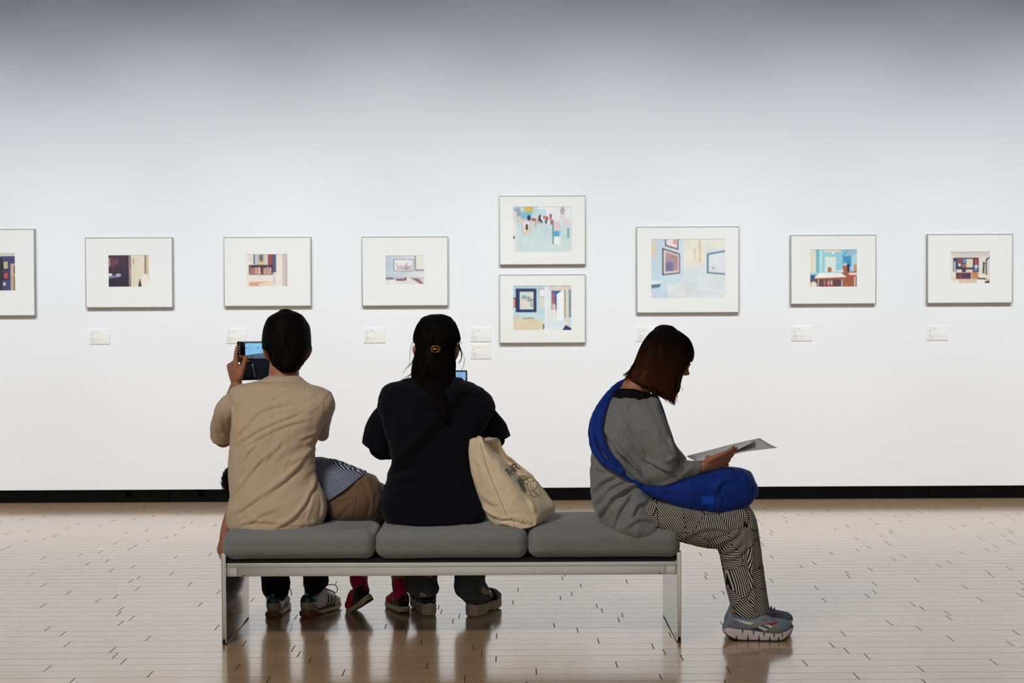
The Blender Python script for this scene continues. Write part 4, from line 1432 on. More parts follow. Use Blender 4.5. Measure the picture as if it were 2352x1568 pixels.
st = surf_patch(ws, [(1062, 893), (1010, 955), (965, 1005), (920, 1048), (902, 1062)], [(1078, 903), (1030, 965), (985, 1018), (938, 1068), (905, 1086)], 40, 5, camray, .0012)
obj('shirt', join(ws, slv), M_NAVY, wom)
obj('shoulder_strap', st, M_STRAP, wom)

t = NT('dark_floral_cotton')
v = t.coords()
nz = t.n('ShaderNodeTexNoise')
nz.inputs['Scale'].default_value = 9.0
nz.inputs['Detail'].default_value = 2.0
t.l(v, nz.inputs['Vector'])
vm = t.n('ShaderNodeVectorMath', operation='MULTIPLY_ADD')
t.l(nz.outputs['Color'], vm.inputs[0])
vm.inputs[1].default_value = (.10, .10, .10)
t.l(v, vm.inputs[2])
wv = t.n('ShaderNodeTexWave', wave_type='RINGS')
wv.inputs['Scale'].default_value = 40.0
wv.inputs['Distortion'].default_value = 9.0
wv.inputs['Detail'].default_value = 2.0
t.l(vm.outputs[0], wv.inputs['Vector'])
line = t.math('GREATER_THAN', wv.outputs['Fac'], 0.95)
vo = t.n('ShaderNodeTexVoronoi')
vo.inputs['Scale'].default_value = 13.0
t.l(vm.outputs[0], vo.inputs['Vector'])
petal = t.math('LESS_THAN', vo.outputs['Distance'], 0.40)
pick = t.math('GREATER_THAN', t.noise(v, 12.0, 1.0), 0.50)
vo2 = t.n('ShaderNodeTexVoronoi')
vo2.inputs['Scale'].default_value = 60.0
t.l(vm.outputs[0], vo2.inputs['Vector'])
dots = t.math('LESS_THAN', vo2.outputs['Distance'], 0.22)
base = t.mix(t.noise(v, 60.0, 4.0), (0.008, 0.010, 0.014), (0.10, 0.11, 0.12))
base = t.mix(t.math('MULTIPLY', dots, t.math('GREATER_THAN', t.noise(v, 15.0, 1.0), 0.55)), base, (0.16, 0.05, 0.03))
base = t.mix(t.math('MULTIPLY', line, .35), base, (0.26, 0.24, 0.19))
base = t.mix(t.math('MULTIPLY', petal, pick), base, t.mix(t.noise(v, 90.0), (0.22, 0.16, 0.09), (0.42, 0.34, 0.22)))
t.set(Base_Color=base, Roughness=0.9, Specular_IOR_Level=0.15)
M_FLORAL = t.m
wt = [rows([(1140, 895, 1100, 5.80, .115), (1170, 890, 1108, 5.79, .122), (1196, 890, 1110, 5.785, .137)]), tube([hL, kL], [.092, .078]), tube([hR, kR], [.092, .078]),
      rows([(1180, 930, 1005, 6.29, .075), (1260, 929, 1005, 6.2, .075), (1323, 928.5, 1004.5, 6.13, .072), (1345, 931, 1006, 6.10, .072), (1356, 937, 1006, 6.09, .07), (1364, 946, 1003, 6.08, .062)], ex=2.6, capf=.12),
      rows([(1180, 1042, 1116, 6.29, .075), (1260, 1044, 1115, 6.2, .075), (1323, 1046, 1114, 6.12, .072), (1345, 1045, 1119, 6.10, .072), (1360, 1048, 1124, 6.09, .07), (1370, 1057, 1125, 6.08, .066), (1379, 1068, 1122, 6.07, .052)], ex=2.6, capf=.12)]
wt = rumple(remesh(join(*wt), 0.006, 6), (16, 16, 14), .004, 31, 2)
obj('trousers', wt, M_FLORAL, wom)

# platform sandals
M_FOAM = plain('scuffed_cream_foam', (176, 160, 138), 0.7, var=.14, nscale=35)
M_BAND = fabric('black_elastic', (12, 12, 13), .8)


def sandal(H, T, parent):
    L = .255
    M = frame(H, np.array(T) - np.array(H), (0, 0, 1))
    M[:3, :3] = np.stack([M[:3, 1], -M[:3, 0], M[:3, 2]], 1)
    hw = [(0, .014), (.008, .030), (.04, .038), (.10, .037), (.15, .044), (.19, .048), (.225, .042), (.245, .026), (.255, .012)]
    sole, up = shoe_parts(L, [(0, .058), (.08, .052), (.15, .047), (.255, .052)], [(0, .006), (.012, 0), (.085, 0), (.105, .011), (.135, .011), (.15, .002), (.22, .002), (.255, .016)],
                          [(0, .075), (.04, .080), (.1, .085), (.16, .088), (.20, .080), (.255, .060)], hw)
    s = obj('sandal', place(sole, M), M_FOAM, parent)
    g = []
    for sd in (-1, 1):
        for k in range(2):
            g.append(stroke(sole, [(.004, .046 - .014 * k), (.04, .038 - .014 * k), (.085, .045 - .016 * k), (.12, .036 - .01 * k), (.2, .040 - .012 * k)], .0022, rayfn=side_ray(sd), off=.0009))
    g = [q for q in g if len(q[1])]
    obj('tread_groove', place(join(*g), M), plain('foam_groove', (120, 104, 84), .9), s)
    foot = [((x, 0, .056 + (.002)), (0, w, 0), (0, 0, .006)) for x, w in ((.004, .026), (.04, .037), (.1, .036), (.15, .043), (.19, .047), (.225, .041), (.25, .02))]
    obj('footbed', place(loft(foot, 26, ex=4), M), M_BAND, s)

    def band(x0, x1, h0, h1, w0, w1):
        V, F = [], []
        n = 18
        for i, (x, h, w) in enumerate(((x0, h0, w0), (x1, h1, w1))):
            for o in (0, .003):
                for k in range(n + 1):
                    a = PI * k / n
                    V.append((x, (w + o) * math.cos(a), .050 + (h + o) * math.sin(a) ** .8))
        m = n + 1
        for k in range(n):
            for a, b in ((0, 1), (1, 3), (3, 2), (2, 0)):
                F.append((a * m + k, a * m + k + 1, b * m + k + 1, b * m + k))
        return np.array(V), F
    obj('toe_band', place(band(.135, .200, .052, .038, .044, .047), M), M_BAND, s)
    obj('instep_band', place(band(.078, .105, .064, .060, .038, .040), M), M_BAND, s)
    hk = tube([(.085, -.034, .074), (.035, -.034, .076), (.004, 0, .078), (.035, .034, .076), (.085, .034, .074)], [(.0025, .012)] * 5, 8)
    obj('heel_strap', place(hk, M), M_BAND, s)


sl, sr_ = G(987, 1415), G(1082, 1417)
sandal(sl, sl + np.array([-.065, .245, 0]), wom)
sandal(sr_, sr_ + np.array([.105, .23, 0]), wom)

# long hair, half tied back
hw_tab = [(735, 966, 1041, 5.99, .062), (745, 959, 1047, 5.98, .08), (765, 952, 1054, 5.97, .096), (782, 950.5, 1056, 5.965, .101), (791, 955, 1046, 5.958, .098), (802, 956, 1042, 5.95, .096), (818, 953, 1043, 5.935, .093),
          (835, 949, 1046, 5.915, .090), (855, 946, 1045, 5.89, .09), (872, 948, 1046, 5.87, .10), (890, 958, 1047, 5.84, .085), (915, 974, 1047, 5.80, .072), (940, 992, 1046, 5.765, .055), (962, 1012, 1042, 5.745, .04)]
wsec = [(P((a + b_) / 2, y_, Y_), ((P(b_, y_, Y_)[0] - P(a, y_, Y_)[0]) / 2, 0, 0), (0, d_, 0)) for y_, a, b_, Y_, d_ in hw_tab]
hm = remesh(loft(wsec, 40, m=70), .005, 4)
V, F = hm
Q = (V - HW[:3, 3]) @ HW[:3, :3]
keep = ~((Q[:, 1] > .045) & (Q[:, 2] < .035))
hm = rumple((V, [f for f in F if all(keep[i] for i in f)]), (45, 45, 6), .0022, 12, 2)
S = Lofted(wsec)
rs = random.Random(8)
ls = []
for _ in range(1900):
    s_ = rs.random() * .8
    th = rs.uniform(-PI, .0) if s_ > .33 else rs.uniform(0, 2 * PI)
    l_ = rs.uniform(.15, .35)
    dth = rs.gauss(0, .07)
    o_ = rs.uniform(.0005, .0035)
    pts = [S(min(s_ + l_ * i / 7, 1.0), th + dth * i / 7, o_ * math.sin(PI * (.2 + .8 * i / 7))) for i in range(8)]
    if s_ + l_ > .98:
        e = pts[-1]
        dz = rs.uniform(.005, .03)
        pts += [e + np.array([rs.gauss(0, .004), -.001, -dz * .5]), e + np.array([rs.gauss(0, .008), -.002, -dz])]
    ls.append(np.array(pts))


def wisp(pts, Y, n=1, j=0.0, r=.0006):
    for _ in range(n):
        ls.append(catmull([P(x + rs.gauss(0, j), y + rs.gauss(0, j), Y) for x, y in pts], 14))


for q in range(9):      # the loose lock in front of the right ear
    wisp([(1053, 785), (1056, 800), (1060, 812), (1059, 824), (1051 + q * .6, 834)], 5.97, 1, .9)
wisp([(1056, 795), (1063, 812), (1067, 825), (1064, 842), (1056, 858), (1046, 862)], 5.97, 2, .3)
wisp([(1055, 780), (1061, 790)], 5.97, 2, .5)
for q in range(5):
    wisp([(953, 815), (945, 832 + q), (936 - q, 842 + q), (930 - 2 * q, 850 + 3 * q)], 5.93, 1, .8)
for q in range(8):
    wisp([(950, 838), (946, 855), (940 - q, 866), (932 - 2 * q, 874)], 5.88, 1, .9)
wisp([(950, 780), (943, 800), (942, 822), (938, 845)], 5.94, 2, 1.2)
obj('hair', join(hm, strand_mesh(ls, .0009, .0003)), M_HAIR, wom)
M_GOLD = plain('polished_gold', (196, 148, 60), 0.22, 0.95, var=.1)
c_ = P(1000, 801.5, 5.848)
bc = [ball(c_, (.0140, .006, .0050), 16)]
for k in range(20):
    a = 2 * PI * k / 20
    bc.append(ball(c_ + np.array([  .0198 * math.cos(a), .002, .0155 * math.sin(a)]), .0020 if k % 2 else .0014, 8))
bc.append(tube([c_ + np.array([.0168 * math.cos(a), .001, .0125 * math.sin(a)]) for a in np.linspace(0, 2 * PI, 25)], [.0013] * 25, 6))
obj('hair_clip', join(*bc), M_GOLD, wom)

# her phone
ph2 = thing('phone', 'black-edged phone with blue screen held in front of the woman in navy', 'phone', P(1050, 885, 6.27))
A_, B_ = P(1013, 850.5, 6.27), P(1073.5, 915, 6.27)
obj('handset', rbox((A_[0], B_[0], 6.27, 6.279, B_[2], A_[2]), .004, 3, 2), M_GLOSS, ph2)
A_, B_ = P(1017, 854, 6.269), P(1069.5, 911, 6.269)
obj('screen', rbox((A_[0], B_[0], 6.2692, 6.2702, B_[2], A_[2]), .0004, 1, 1), screen_mat('blue_photo_screen', 'blue'), ph2, False)
# ================================================================== woman reading at the right end
M_GREYKNIT = None
t = NT('heather_grey_jersey')
v = t.coords()
f1 = t.noise(t.coords(scale=(1, 1, .35), rot=(0, .5, 0)), 260.0, 3.0, .7)
f2 = t.noise(v, 55.0, 4.0, .7)
fm = t.math('ADD', t.math('MULTIPLY', f1, .6), t.math('MULTIPLY', f2, .5))
t.set(Base_Color=t.mix(fm, (0.085, 0.088, 0.09), (0.31, 0.315, 0.32)), Roughness=.95, Specular_IOR_Level=.12, Sheen_Weight=.15)
t.bump(f1, .3, .001)
M_GREYKNIT = t.m

rd = thing('person', 'woman with brown bob in grey top and black-and-white striped trousers, reading a leaflet in profile', 'person', G(1700, 1465))
HR = frame(P(1535, 819, 5.80), (1.0, 0.08, -0.50), (.30, 0.0, 1))
sN, eN, wN = P(1478, 950, 5.665), P(1512, 1084, 5.635), P(1617, 1071, 5.635)
sF, eF, wF = P(1480, 950, 5.94), P(1525, 1078, 5.98), P(1600, 1084, 5.93)
hipN, hipF = P(1470, 1172, 5.68), P(1470, 1172, 5.87)
knN, knF = P(1692, 1205, 5.665), P(1695, 1203, 5.83)
anN, anF = P(1700, 1425, 5.665), P(1704, 1412, 5.82)
hn = hand_md(wN, (1, -.02, .36), (.15, -.80, -.58), 1, [(.10, .22, .22), (.16, .26, .26), (.24, .32, .3), (.34, .40, .35)], .93, (.42, -.25, .25), .03)
body = [head_md(HR, .93), tube([P(1450, 925, 5.80), P(1458, 896, 5.80), P(1482, 870, 5.80), P(1506, 845, 5.80)], [.062, .057, .054, .050], 24),
        rows([(915, 1430, 1495, 5.80, .10), (950, 1420, 1500, 5.80, .14), (1050, 1400, 1500, 5.79, .13), (1150, 1400, 1500, 5.78, .14)]),
        tube([sN, (sN + eN) / 2, eN], [.040, .034, .028]), ball(eN, .028), tube([eN, (eN + wN) / 2, wN], [.027, .025, .0215]), hn,
        tube([sF, (sF + eF) / 2, eF], [.045, .040, .036]), tube([eF, (eF + wF) / 2, wF], [.032, .030, .024]),
        hand_md(wF, (1, -.1, .03), (.1, .8, -.6), -1, [(.2, .4, .3), (.3, .45, .35), (.4, .5, .35), (.5, .5, .4)], .88, (.5, .02, .3), .03),
        tube([hipN, knN], [.07, .055]), tube([hipF, knF], [.07, .055]), tube([knN, anN], [.05, .036]), tube([knF, anF], [.05, .036]),
        tube([anN, P(1705, 1440, 5.66), P(1760, 1450, 5.66)], [.036, .034, .028]), tube([anF, P(1708, 1425, 5.82), P(1760, 1434, 5.82)], [.036, .034, .028])]
obj('body', remesh(join(*body), .0036, 5), M_SKIN, rd)
eyes(HR, rd)
gl = [tube([HR[:3, :3] @ np.array(q) + HR[:3, 3] for q in ((.078, -.005, .012), (.079, .05, .012), (.056, .088, .010))], [.0012] * 3, 8),
      tube([HR[:3, :3] @ np.array(q) + HR[:3, 3] for q in ((-.078, -.005, .012), (-.079, .05, .012), (-.064, .094, .010))], [.0012] * 3, 8)]
for cx_ in (-.030, .030):
    gl.append(tube([HR[:3, :3] @ np.array((cx_ + .020 * math.cos(a), .085, -.002 + .017 * math.sin(a))) + HR[:3, 3] for a in np.linspace(0, 2 * PI, 17)], [.0012] * 17, 6))
obj('glasses', join(*gl), M_WIRE, rd)

und = rows([(892, 1424, 1464, 5.80, .078), (900, 1413, 1487, 5.80, .098), (908, 1407, 1503, 5.80, .112), (916, 1402, 1508, 5.80, .125), (935, 1402, 1508, 5.80, .12)], ex=2.2, capf=.12)
obj('undershirt', remesh(und, .005, 3), M_BLACK, rd)
gt = [rows([(915, 1400, 1506, 5.80, .125), (924, 1392, 1510, 5.80, .148), (938, 1384, 1515, 5.80, .170), (960, 1378, 1519, 5.795, .185), (990, 1371, 1527, 5.79, .192), (1020, 1364, 1535, 5.79, .19),
            (1055, 1359, 1530, 5.785, .180), (1090, 1358, 1512, 5.78, .175), (1125, 1357.5, 1504, 5.775, .186), (1155, 1362, 1506, 5.77, .198), (1180, 1371, 1514, 5.77, .205), (1200, 1382, 1521, 5.765, .205), (1215, 1396, 1526, 5.765, .198)], ex=2.5, capf=.12),
      tube([P(1470, 950, 5.69), P(1490, 1000, 5.655), P(1512, 1050, 5.63), P(1520, 1080, 5.63)], [(.070, .075), (.062, .088), (.050, .085), (.040, .060)], 26),
      tube([P(1480, 1066, 5.65), P(1512, 1085, 5.632), P(1560, 1079, 5.632), P(1600, 1072.5, 5.635)], [(.045, .045), (.050, .049), (.037, .036), (.0275, .0255)], 24),
      tube([P(1475, 955, 5.92), P(1520, 1050, 5.97), P(1550, 1075, 5.96), P(1590, 1080, 5.93)], [.062, .060, .045, .032], 20),
      tb([(1509, 918, 1470, 940, 5.74, .10), (1540, 1000, 1490, 1010, 5.72, .10), (1558, 1034, 1515, 1060, 5.70, .08), (1574, 1053, 1550, 1075, 5.67, .035)])]
gt = remesh(join(*gt), .0048, 6)
gf = [([(1385, 964), (1402, 1003), (1429, 1039), (1465, 1080), (1492, 1106)], 5, .010), ([(1426, 960), (1447, 1003), (1476, 1047), (1510, 1085)], 7, .0065), ([(1461, 1017), (1488, 1053), (1529, 1076), (1560, 1088)], 5, .007),
      ([(1377, 990), (1408, 1028), (1440, 1050), (1470, 1090)], 4, .009), ([(1386, 1017), (1417, 1047), (1447, 1083), (1483, 1110), (1520, 1112)], 5, .011), ([(1361, 1056), (1376, 1074), (1399, 1081)], 5, .005),
      ([(1360, 1131), (1385, 1105), (1417, 1090)], 6, .008), ([(1418, 1138), (1440, 1119), (1468, 1108)], 6, .008), ([(1373, 1187), (1408, 1141), (1453, 1118)], 7, .009), ([(1408, 1211), (1422, 1170), (1450, 1130)], 6, .006),
      ([(1450, 1190), (1462, 1160), (1490, 1150)], 6, .007), ([(1505, 1216), (1495, 1180), (1502, 1155)], 6, .005), ([(1430, 1213), (1470, 1190), (1515, 1200)], 7, .005), ([(1365, 1160), (1400, 1120), (1440, 1100)], 6, .006),
      ([(1534, 1000), (1545, 1030), (1560, 1055)], 4, .006), ([(1532, 1062), (1545, 1050), (1560, 1056), (1562, 1075)], 4, .010), ([(1560, 1095), (1580, 1080), (1596, 1062)], 4, .004), ([(1575, 1092), (1592, 1078), (1600, 1064)], 3, .003),
      ([(1500, 930), (1520, 975), (1534, 1010)], 6, .003), ([(1450, 1106), (1490, 1122), (1530, 1108), (1570, 1094)], 5, .006), ([(1440, 915), (1438, 930), (1442, 950)], 4, .003)]
gt = rumple(folds(gt, [(a, w_ * .75, h_ * 2.0) for a, w_, h_ in gf]), (14, 14, 10), .004, 51, 3)
gt = creases(gt, -52, 4.5, 36, .0034, 25)
gt = relax(gt, 3)
g_o = obj('top', gt, M_GREYKNIT, rd)
cf = tube([P(1596, 1072.5, 5.635), P(1606, 1071.8, 5.635)], [(.0272, .0265), (.0258, .0250)], 24, m=4)
obj('cuff', cf, M_GREYKNIT, g_o)

# trousers: patches of stripes running different ways
t = NT('striped_patch_print')
v = t.coords(scale=(1, .35, 1))
nzv = t.n('ShaderNodeTexNoise')
nzv.inputs['Scale'].default_value = 7.0
nzv.inputs['Detail'].default_value = 1.0
t.l(v, nzv.inputs['Vector'])
wob = t.n('ShaderNodeVectorMath', operation='MULTIPLY_ADD')
t.l(nzv.outputs['Color'], wob.inputs[0])
wob.inputs[1].default_value = (.022, .022, .022)
t.l(t.coords(), wob.inputs[2])
vo = t.n('ShaderNodeTexVoronoi')
vo.inputs['Scale'].default_value = 11.0
t.l(v, vo.inputs['Vector'])
ve = t.n('ShaderNodeTexVoronoi', feature='DISTANCE_TO_EDGE')
ve.inputs['Scale'].default_value = 11.0
t.l(v, ve.inputs['Vector'])
sc3 = t.n('ShaderNodeSeparateColor')
t.l(vo.outputs['Color'], sc3.inputs[0])
ang = t.math('MULTIPLY', sc3.outputs[0], PI)
s3 = t.n('ShaderNodeSeparateXYZ')
t.l(wob.outputs[0], s3.inputs[0])
xx_ = t.math('ADD', s3.outputs[0], t.math('MULTIPLY', s3.outputs[1], .35))
q = t.math('ADD', t.math('MULTIPLY', xx_, t.math('COSINE', ang)), t.math('MULTIPLY', s3.outputs[2], t.math('SINE', ang)))
st_ = t.math('SINE', t.math('MULTIPLY', q, 2 * PI / .0076))
wht = t.math('GREATER_THAN', st_, 0.05)
edge = t.math('GREATER_THAN', ve.outputs['Distance'], .010)
t.set(Base_Color=t.mix(t.math('MULTIPLY', wht, edge), (.008, .008, .009), (.56, .53, .47)), Roughness=.85, Specular_IOR_Level=.15)
M_STRIPE = t.m


def leg(Y, dx=0.0, dy=0.0):
    return tb([(1430, 1120, 1430, 1222, Y + .02, .085), (1500, 1138, 1510, 1226, Y + .01, .088), (1560, 1150, 1565, 1243, Y, .086), (1610, 1158, 1606, 1254, Y, .080), (1655, 1160, 1645, 1259, Y, .075), (1692, 1158, 1658, 1262, Y, .072),
               (1722, 1166, 1652, 1268, Y, .070), (1737, 1196, 1656, 1280, Y, .068), (1745, 1250, 1660, 1288, Y, .068), (1752, 1300, 1664, 1310, Y, .068), (1759, 1345, 1671, 1352, Y, .070), (1764, 1385, 1680, 1392, Y, .072),
               (1766, 1402, 1688, 1410, Y, .070)], ex=2.3, m=70)


far = leg(5.66)
far = (far[0] + np.array([.012, .155, .004]), far[1])
lt = [leg(5.66), far, rows([(1150, 1400, 1500, 5.77, .15), (1180, 1398, 1500, 5.77, .155), (1200, 1405, 1510, 5.77, .155)])]
lt = remesh(join(*lt), .0048, 5)
lf = [([(1560, 1240), (1610, 1215), (1650, 1212), (1690, 1222)], 6, .006), ([(1640, 1250), (1665, 1240), (1690, 1225), (1700, 1205)], 5, .007), ([(1655, 1268), (1680, 1262), (1705, 1240)], 5, .006), ([(1660, 1285), (1690, 1278), (1715, 1255)], 5, .005),
      ([(1726, 1230), (1725, 1290), (1729, 1350), (1734, 1405)], 5, .008), ([(1530, 1160), (1560, 1180), (1600, 1190)], 7, .005), ([(1505, 1150), (1530, 1185), (1545, 1215)], 6, .004), ([(1700, 1170), (1722, 1190), (1728, 1220)], 6, .004),
      ([(1685, 1395), (1705, 1380), (1722, 1350)], 5, .004)]
lt = rumple(folds(lt, lf), (12, 12, 10), .0022, 61, 2)
obj('trousers', lt, M_STRIPE, rd)

# running shoes
M_MESH = plain('pale_blue_mesh', (118, 132, 152), .8, var=.12, nscale=160, bump=.4, bscale=900)
M_LILAC = plain('lilac_grey_heel', (124, 124, 146), .7, var=.05)
M_RGREY = plain('grey_overlay', (128, 132, 130), .6, var=.04)
M_RNAVY = plain('slate_navy_panel', (44, 60, 86), .6, var=.06)
M_RWHITE = plain('off_white_overlay', (214, 210, 198), .6, var=.03)
M_RED = plain('red_piping', (170, 22, 26), .5, var=.05)
M_MID = plain('pinkish_white_foam', (206, 194, 192), .65, var=.06, nscale=30)
M_OUT = plain('black_outsole', (18, 18, 20), .7)
M_PINK = fabric('pale_pink_sock', (214, 160, 150))


def runner(H, T, parent):
    L = .280
    M = frame(H, np.array(T) - np.array(H), (0, 0, 1))
    M[:3, :3] = np.stack([M[:3, 1], -M[:3, 0], M[:3, 2]], 1)
    hw = [(0, .010), (.010, .028), (.03, .037), (.08, .038), (.12, .039), (.17, .048), (.21, .050), (.245, .043), (.268, .028), (.28, .010)]
    sole, up = shoe_parts(L, [(0, .040), (.011, .053), (.07, .047), (.114, .042), (.158, .035), (.21, .0295), (.247, .038), (.28, .053)],
                          [(0, .034), (.02, .018), (.04, .007), (.07, .0008), (.225, .0008), (.2615, .019), (.28, .043)],
                          [(0, .060), (.016, .085), (.024, .112), (.034, .108), (.05, .094), (.07, .088), (.10, .088), (.13, .097), (.155, .108), (.18, .098), (.21, .084), (.235, .079), (.262, .0735), (.275, .064), (.28, .05)], hw)
    V, F = up
    s = obj('shoe', place(up, M), M_MESH, parent)
    so_ = obj('midsole', place(sole, M), M_MID, s)
    out = loft([((x, 0, z + .0015), (0, w, 0), (0, 0, .0028)) for x, z, w in ((.003, .032, .018), (.02, .016, .030), (.04, .005, .037), (.07, .0015, .038), (.12, .0015, .039), (.17, .0015, .047), (.21, .0015, .049), (.24, .008, .043), (.262, .019, .030), (.278, .042, .012))], 24, ex=4)
    out = (out[0] + np.array([0, 0, -.0018]) * (out[0][:, 2:3] > .004), out[1])
    obj('outsole', place(out, M), M_OUT, so_)
    px = lambda a: [((x - 225) / 1900 * .28, (1190 - y) / 1900 * .28) for x, y in a]
    items = []
    for sd in (-1, 1):
        r = side_ray(sd)
        items += [('heel_panel', surf_patch(up, px([(330, 820), (500, 835), (700, 860), (870, 870)]), px([(390, 480), (520, 640), (720, 770), (870, 868)]), 14, 8, r, .0008), M_LILAC),
                  ('lace_overlay', surf_patch(up, px([(830, 810), (1010, 700), (1180, 600), (1220, 500)]), px([(930, 870), (1180, 780), (1380, 690), (1640, 680)]), 16, 8, r, .0011), M_RGREY),
                  ('side_panel_fabric', surf_patch(up, px([(940, 868), (1100, 905), (1280, 945)]), px([(1240, 760), (1400, 710), (1560, 700)]), 12, 8, r, .0009), M_RNAVY),
                  ('toe_overlay', surf_patch(up, px([(1310, 945), (1500, 985), (1700, 985), (1900, 925)]), px([(1640, 690), (1700, 720), (1750, 850), (1930, 905)]), 16, 8, r, .0014), M_RGREY),
                  ('swoosh_bar', surf_patch(up, px([(490, 590), (700, 640), (880, 680), (1030, 680)]), px([(500, 605), (700, 690), (850, 735), (940, 748)]), 12, 4, r, .0022), M_RWHITE),
                  ('side_stripe', surf_patch(up, px([(1115, 810), (1230, 870), (1310, 920)]), px([(1190, 775), (1310, 810), (1410, 855)]), 10, 5, r, .0020), M_RWHITE),
                  ('side_stripe', surf_patch(up, px([(1270, 755), (1370, 780), (1450, 830)]), px([(1330, 735), (1430, 738), (1520, 770)]), 10, 5, r, .0020), M_RWHITE),
                  ('red_edge', surf_patch(up, px([(1260, 752), (1400, 700), (1560, 682), (1655, 676)]), px([(1300, 745), (1400, 730), (1550, 715), (1650, 690)]), 12, 3, r, .0024), M_RED),
                  ('heel_text', stroke(up, px([(440, 655), (530, 710), (630, 770)]), .0022, rayfn=r, off=.0016), M_RED),
                  ('toe_bumper', surf_patch(up, px([(2040, 860), (2080, 780), (2080, 730)]), px([(2095, 860), (2120, 790), (2110, 730)]), 8, 4, r, .0010), M_OUT)]
        for x in (555, 865, 1155, 1435, 1670):
            items.append(('sole_notch', surf_patch(sole, px([(x - 30, 1165), (x - 4, 1000 + abs(x - 900) * .05)]), px([(x + 22, 1165), (x + 4, 1000 + abs(x - 900) * .05)]), 6, 3, r, .0009), M_OUT))
        for x, y in ((718, 880), (1012, 915), (1282, 955), (1548, 990), (1770, 975)):
            items.append(('upper_notch', surf_patch(sole, px([(x - 26, y + 6), (x - 3, y + 95)]), px([(x + 26, y + 6), (x + 3, y + 95)]), 6, 3, r, .0009), M_RNAVY))
        # small lettering on the eyestay
        tx = []
        for k, pts in enumerate(([(0, 0), (0, 1), (.7, .9), (0, .5), (.7, 0)], [(.6, .1), (0, .1), (0, .6), (.6, .6), (.5, .35), (0, .35)], [(.6, .1), (0, .1), (0, .6), (.6, .6), (.5, .35), (0, .35)], [(0, 1), (0, 0), (.5, 0), (.5, .5), (0, .5)],
                                 [(0, 0), (.5, 0), (.5, .6), (0, .6), (0, 0)], [(0, 0), (.5, 0), (.5, .6), (0, .6), (0, 0)], [(0, 1), (0, 0), (0, .3), (.5, .6), (.1, .35), (.5, 0)])):
            qq = [(1222 + k * 26 + a * 20 if sd < 0 else 1222 + (6 - k) * 26 + 20 - a * 20, 612 + k * 5 - b * 26 if sd < 0 else 612 + (6 - k) * 5 - b * 26) for a, b in pts]
            for a_, b_ in zip(qq[:-1], qq[1:]):
                tx.append(stroke(up, px([a_, b_]), .0009, nv=2, rayfn=r, off=.0021, m=3))
        tx = [z for z in tx if len(z[1])]
        if tx:
            items.append(('lettering', join(*tx), M_RNAVY))
    for nm, md, mt in items:
        if len(md[1]):
            obj(nm, place(md, M), mt, so_ if 'notch' in nm else s)
    lc = []
    for i, x in enumerate((.150, .163, .176, .189, .202)):
        z = prof([(.15, .108), (.18, .098), (.21, .085)], x)
        lc.append(tube([(x - .004, -.026, z - .014), (x + .004, 0, z + .004), (x + .010, .026, z - .014)], [.0026] * 3, 6, m=9))
    lc.append(tube([(.155, 0, .110), (.165, -.022, .116), (.178, -.026, .104), (.165, -.006, .108)], [.0024] * 4, 6, m=12))
    obj('laces', place(join(*lc), M), M_RNAVY, s)


rn, rf = G(1660, 1468), G(1664, 1449)
runner(rn, rn + np.array([.28, .004, 0]), rd)
runner(rf, rf + np.array([.28, .012, 0]), rd)
for A0 in (anN, anF):
    p0 = np.array([A0[0] + .005, A0[1], .085])
    obj('sock', tube([p0, p0 + np.array([-.004, 0, .06])], [.040, .040], 20), M_PINK, rd)

# bob
hb = [(1504, 757, 1555, 758, 5.80, .062), (1495, 764, 1568, 767, 5.80, .078), (1482, 780, 1583, 781, 5.80, .092), (1470, 803, 1592, 802, 5.80, .100), (1462, 824, 1592, 822, 5.80, .103),
      (1453, 844, 1582, 842, 5.80, .104), (1444, 860, 1573, 860, 5.80, .104), (1447, 876, 1567, 880, 5.80, .103), (1478, 890, 1562, 895, 5.80, .098), (1508, 902, 1553, 906, 5.80, .085)]
bsec = tb_secs(hb)
hm = remesh(loft(bsec, 44, m=70, ex=2.1), .005, 3)
V, F = hm
Q = (V - HR[:3, 3]) @ HR[:3, :3]
px_, py_ = proj(V)
front = (Q[:, 1] > .055) & (Q[:, 2] < .025) & (np.abs(Q[:, 0]) < .058)
hm = rumple((V, [f for f in F if not all(front[i] for i in f)]), (40, 40, 7), .002, 71, 2)
S = Lofted(bsec)
rs = random.Random(18)
ls = []
for _ in range(4200):
    th = rs.uniform(0, 2 * PI)
    s_ = rs.random() ** 1.2 * .75
    l_ = rs.uniform(.3, .8)
    if rs.random() < .5:
        l_ = 1.0 - s_
    dth = rs.gauss(0, .09)
    o_ = rs.uniform(.0008, .0050)
    n_ = 10
    pts = [S(min(s_ + l_ * i / n_, 1.0), th + dth * i / n_, o_ * math.sin(PI * (.15 + .85 * i / n_))) for i in range(n_ + 1) if s_ + l_ * i / n_ <= 1.001]
    e = pts[-1]
    q = (e - HR[:3, 3]) @ HR[:3, :3]
    if abs(q[0]) < .055 and q[1] > .05 and q[2] < .02:
        continue
    if s_ + l_ > .97 and len(pts) > 3:
        d = pts[-1] - pts[-3]
        d /= np.linalg.norm(d)
        k = rs.uniform(.004, .020)
        pts += [e + d * k + np.array([rs.gauss(0, .002), 0, -.2 * k]), e + d * k * 1.8 + np.array([rs.gauss(0, .004), 0, -.6 * k])]
    ls.append(np.array(pts))


def hw_(pts, Y, n, j, jY=.0):
    for _ in range(n):
        ls.append(catmull([P(x + rs.gauss(0, j * (i + .6) / len(pts)), y + rs.gauss(0, j * (i + .6) / len(pts)), Y + rs.gauss(0, .02 + jY)) for i, (x, y) in enumerate(pts)], 12))


